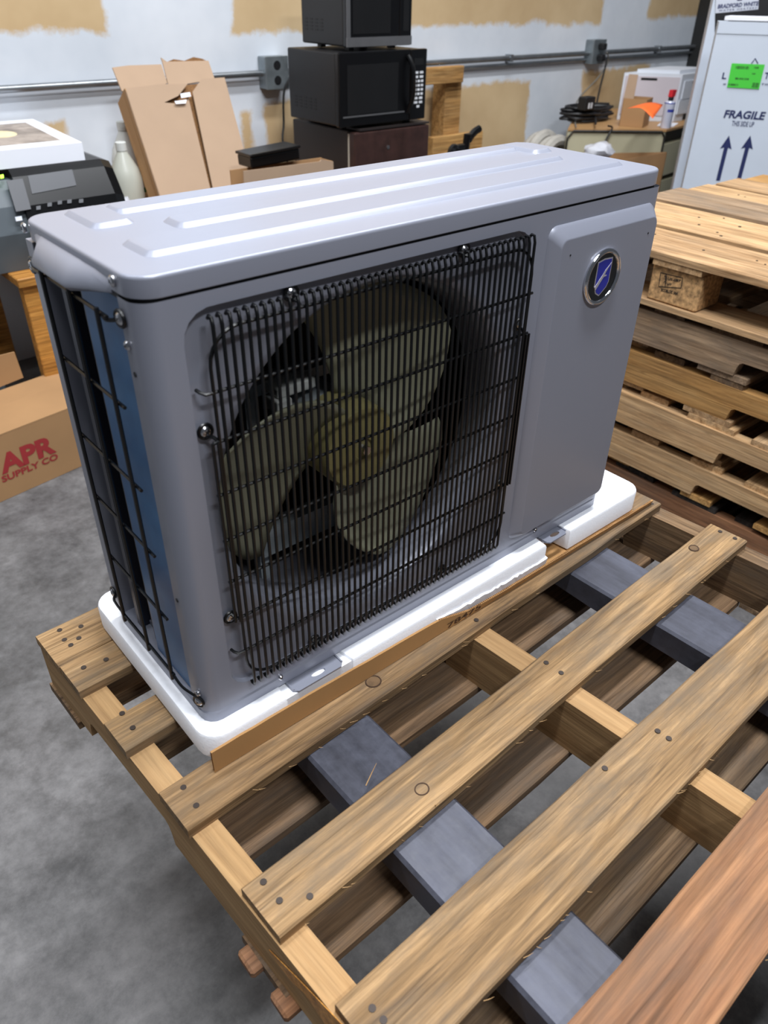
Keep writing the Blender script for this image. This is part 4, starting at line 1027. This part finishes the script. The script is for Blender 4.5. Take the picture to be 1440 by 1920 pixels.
for dx in (-.012, .012): obj('slot_label', cbox(qs.x+dx-.008, qs.x+dx+.006, qs.y-.0312, qs.y-.03, CT+.085, CT+.115), 'button_white', ps)
cord('black cord drooping over the edge of the beige desk', [onz(1140, 236, CT+.02), onz(1146, 241, CT)+Vector((-.02, -.02, .008)), onp(1140, 255, pB-nv*.02, nv), onp(1130, 275, pB-nv*.03, nv), onp(1120, 300, pB-nv*.03, nv)], 'cord_black', .005)
tag(obj('paper_note', slab(B(), [onz(1232, 236, CT+.001), onz(1262, 238, CT+.001), onz(1272, 231, CT+.001), onz(1240, 229, CT+.001)], (0, 0, .0008)), 'paper_white'), 'white paper slip under the spray can', 'paper')
# open carton with a bag in front of the corner desk
zO = ZB-.02
k0, k1, k2 = onz(1237, 282, zO), onz(1160, 301, zO), onz(1085, 288, zO)
k0 = Vector((k0.x-.01, min(k0.y, 1.93), zO)); e_ = (k1-k0); k3 = k2+e_*1.0
oc2 = thing('open_carton', 'open brown carton with a clear bag in front of the beige desk', 'carton', Vector(((k0.x+k3.x)/2, (k0.y+k3.y)/2, 0)))
cr = [k0, k0+e_*1.1, k2+e_*1.1, k2]
for i, nm in enumerate(('right_wall', 'front_wall', 'left_wall', 'back_wall')):
    a, b = cr[i], cr[(i+1) % 4]; mid = sum(cr, Vector())/4; dd = (mid-(a+b)/2); dd.z = 0
    obj(nm, slab(B(), [Vector((a.x, a.y, .001)), Vector((b.x, b.y, .001)), b, a], dd.normalized()*.005), 'carton_brown', oc2)
obj('bottom_panel', slab(B(), [Vector((p.x, p.y, .002)) for p in cr], (0, 0, .005)), 'carton_brown', oc2)
yy = (k0.y+k3.y)/2+.06
c = ony(1122, 283, yy-.08); bm = B(); bmesh.ops.create_icosphere(bm, subdivisions=3, radius=.07)
for v in bm.verts: v.co = Vector((v.co.x*1.2, v.co.y, v.co.z*.62))*(1+.34*mnoise.noise(v.co*26))+Vector((c.x, yy-.08, c.z))
tag(obj('plastic_bag', bm, 'bag_film', smooth=True), 'crumpled clear bag bulging out of the open carton', 'bag')

# ================================================================== tall white cartons at the right
aw = YAW+.28; hr_ = Vector((math.cos(aw), -math.sin(aw), 0)); hd = Vector((math.sin(aw), math.cos(aw), 0))
hP = ony(1349, 38, 1.5); hw, hdp, hh_ = .66, .12, hP.z
hb = thing('heater_carton', 'tall white shipping carton printed with fragile warning and navy arrows', 'carton', hP+hr_*.33+hd*.06-Vector((0, 0, hh_)))
f0 = Vector((hP.x, hP.y, .001))
obj('carton_body', slab(B(), [f0, f0+hr_*hw, f0+hr_*hw+hd*hdp, f0+hd*hdp], (0, 0, hh_-.006)), 'heater_carton', hb)
obj('top_flap', slab(B(), [f0+Vector((0, 0, hh_-.05))-hd*.0006, f0+hr_*hw+Vector((0, 0, hh_-.05))-hd*.0006, f0+hr_*hw+Vector((0, 0, hh_-.004))-hd*.0006, f0+Vector((0, 0, hh_-.004))-hd*.0006], -hd*.002), 'heater_carton', hb)
tag(obj('foam_sheet', slab(B(), [f0+Vector((0, 0, hh_))+hr_*.02+hd*.0, f0+hr_*hw+Vector((0, 0, hh_)), f0+hr_*hw+hd*.12+Vector((0, 0, hh_)), f0+hr_*.05+hd*.12+Vector((0, 0, hh_))], (0, 0, .015)), 'foam_sheet'), 'thin white foam sheet lying on top of the white carton', 'foam sheet')
hpx = lambda x, y, e=.0008: onp(x, y, f0, -hd)-hd*e
def ht_text(body, x, y, x2, h, bold=.0, slant=0, m='print_navy', space=1):
    a = hpx(x, y); b = hpx(x2, y); hgt = (hpx(x, y-h)-a).length
    return text(body, m, hb, a, hr_, (0, 0, 1), (b-a).length, hgt, bold, .0004, 'lettering', slant, space)
ht_text('FRAGILE', 1356, 221, 1434, 15, .035, .1); ht_text('THIS SIDE UP', 1371, 236, 1413, 9.5, .015)
ht_text('L', 1353, 148, 1361, 12, .03); ht_text('T', 1432, 148, 1441, 12, .03); ht_text('W', 1355, 160, 1361, 4, .03); ht_text('TH', 1427, 160, 1439, 4, .03, space=1.4)
bm = B(); tube(bm, [hpx(1409, 119), hpx(1416, 109.5), hpx(1421, 119)], .0022, 5); obj('roof_mark', bm, 'print_navy', hb)
for xt, xb in ((1367, 1352), (1407, 1392)):
    t = hpx(xt, 254); n_ = (hpx(xb, 339)-t).normalized(); bm = B()
    z_ = Vector((0, 0, -1)); Lh = (hpx(xb, 339)-t).length
    slab(bm, [t, t+z_*.058-hr_*.026, t+z_*.052-hr_*.009, t+z_*Lh-hr_*.009, t+z_*Lh+hr_*.009, t+z_*.052+hr_*.009, t+z_*.058+hr_*.026], -hd*.0004)
    bmesh.ops.triangulate(bm, faces=[q for q in bm.faces if len(q.verts) > 4]); obj('up_arrow', bm, 'print_navy', hb)
st_ = thing('shipping_label', 'fluorescent green shipping label stuck on the tall white carton', 'label', hpx(1400, 167))
gl = [(1363, 163.5), (1423, 167), (1434, 121), (1372, 118.5)]
obj('label_sheet', slab(B(), [hpx(x, y, .003) for x, y in gl], -hd*.0004), 'sticker_green', st_)
def gp(u, v, e=.0036):
    a = Vector(gl[3]).lerp(Vector(gl[2]), u); b = Vector(gl[0]).lerp(Vector(gl[1]), u); p = a.lerp(b, v); return hpx(p.x, p.y, e)
def bars(u0, u1, v0, v1, n, nm='barcode'):
    bm = B()
    for k in range(n):
        a = u0+(u1-u0)*k/n; b = a+(u1-u0)/n*rnd.choice((.35, .55, .75)); slab(bm, [gp(a, v1), gp(b, v1), gp(b, v0), gp(a, v0)], -hd*.0003)
    obj(nm, bm, 'print_black', st_)
bars(.14, .55, .10, .22, 22); bars(.76, .97, .75, .95, 9); bars(.20, .62, .58, .66, 10, 'print_line'); bars(.03, .34, .84, .92, 9, 'print_line'); bars(.70, .84, .10, .18, 4, 'print_line'); bars(.68, .80, .36, .42, 4, 'print_line')
# carton behind, with the maker's label
g0 = ony(1337, 3, 1.75); f2_ = Vector((g0.x, g0.y, .001)); W2 = .75
hb2 = thing('heater_carton', 'taller white carton with dark framed name label, behind the fragile carton', 'carton', f2_+hr_*.3+hd*.1)
hd2 = hd; H2 = 1.62
obj('carton_body', slab(B(), [f2_, f2_+hr_*W2, f2_+hr_*W2+hd*.22, f2_+hd*.22], (0, 0, H2)), 'heater_carton', hb2)
gx = lambda x, y, e=.001: onp(x, y, f2_, -hd)-hd*e
obj('label_field', slab(B(), [gx(1340, 60), gx(1500, 60), gx(1500, -40), gx(1342, -40)], -hd*.001), 'inner_black', hb2)
obj('name_label', slab(B(), [gx(1341, 25, .003), gx(1421.5, 17.5, .003), gx(1424, -30, .003), gx(1343, -30, .003)], -hd*.001), 'sticker_grey', hb2)
xd = gx(1421, 11)-gx(1345, 17)
text('BRADFORD WHITE', 'print_navy', hb2, gx(1345, 16.5, .0045), xd, (0, 0, 1), xd.length*1.0, (gx(1345, 16)-gx(1345, 8)).length, .035, .0004)
text('WATER HEATERS', 'print_navy', hb2, gx(1347, 22, .0045), xd, (0, 0, 1), xd.length*.94, (gx(1345, 16)-gx(1345, 12.6)).length, .01, .0004, space=1.4)
obj('mark', slab(B(), [gx(1382, 1.5, .0046), gx(1391, .8, .0046), gx(1391, -8, .0046), gx(1382, -8, .0046)], -hd*.0003), 'print_navy', hb2)

# ================================================================== printed carton on the floor at the left
bA, bB_ = onz(0, 942, .001), onz(155, 873, .001)
dA = (bB_-bA); dA.z = 0; dA.normalize(); nA = Vector((-dA.y, dA.x, 0))
hA = ony(130, 768, bB_.y).z
o0 = bA-dA*.30; o1 = bB_+dA*.30; dep = .27
fb = thing('floor_carton', 'flat brown carton with red printed lettering on the floor at left', 'carton', (o0+o1)/2+nA*dep/2)
Zv = lambda z: Vector((0, 0, z))
obj('front_wall', slab(B(), [o0, o1, o1+Zv(hA), o0+Zv(hA)], nA*.005), 'carton_brown', fb)
obj('back_wall', slab(B(), [o0+nA*dep, o1+nA*dep, o1+nA*dep+Zv(hA), o0+nA*dep+Zv(hA)], -nA*.005), 'carton_brown', fb)
obj('end_wall', slab(B(), [o0, o0+nA*dep, o0+nA*dep+Zv(hA), o0+Zv(hA)], dA*.005), 'carton_brown', fb)
obj('end_wall', slab(B(), [o1, o1+nA*dep, o1+nA*dep+Zv(hA), o1+Zv(hA)], -dA*.005), 'carton_brown', fb)
obj('top_flap', slab(B(), [o0+Zv(hA+.0005), o1+Zv(hA+.0005), o1+nA*.17+Zv(hA+.006), o0+nA*.17+Zv(hA+.006)], Zv(.005)), 'carton_brown', fb)
obj('top_flap', slab(B(), [o0+nA*.172+Zv(hA+.003), o1+nA*.172+Zv(hA+.003), o1+nA*.27+Zv(hA+.012), o0+nA*.27+Zv(hA+.012)], Zv(.005)), 'carton_brown', fb)
vA = lambda x, y: onp(x, y, bA, -nA)
va = [vA(-60, 675), vA(28, 657), vA(44, 708)]
obj('upright_flap', slab(B(), [o0+nA*dep+Zv(hA), o0+nA*dep+Zv(hA+.17), onp(27, 660, bA+nA*dep, -nA), onp(44, 708, bA+nA*dep, -nA)], nA*.005), 'carton_brown', fb)
L0, L1 = vA(4, 890), vA(107, 850)
hgtL = (vA(4, 890)-vA(3, 852)).length
text('APR', 'print_red', fb, L0-nA*.0006, dA, Zv(1), (L1-L0).length*1.0, hgtL*.98, .045, .0006)
S0, S1 = vA(5, 905), vA(110, 862)
text('SUPPLY CO', 'print_red', fb, S0-nA*.0006, dA, Zv(1), (S1-S0).length, hgtL*.33, .03, .0006)
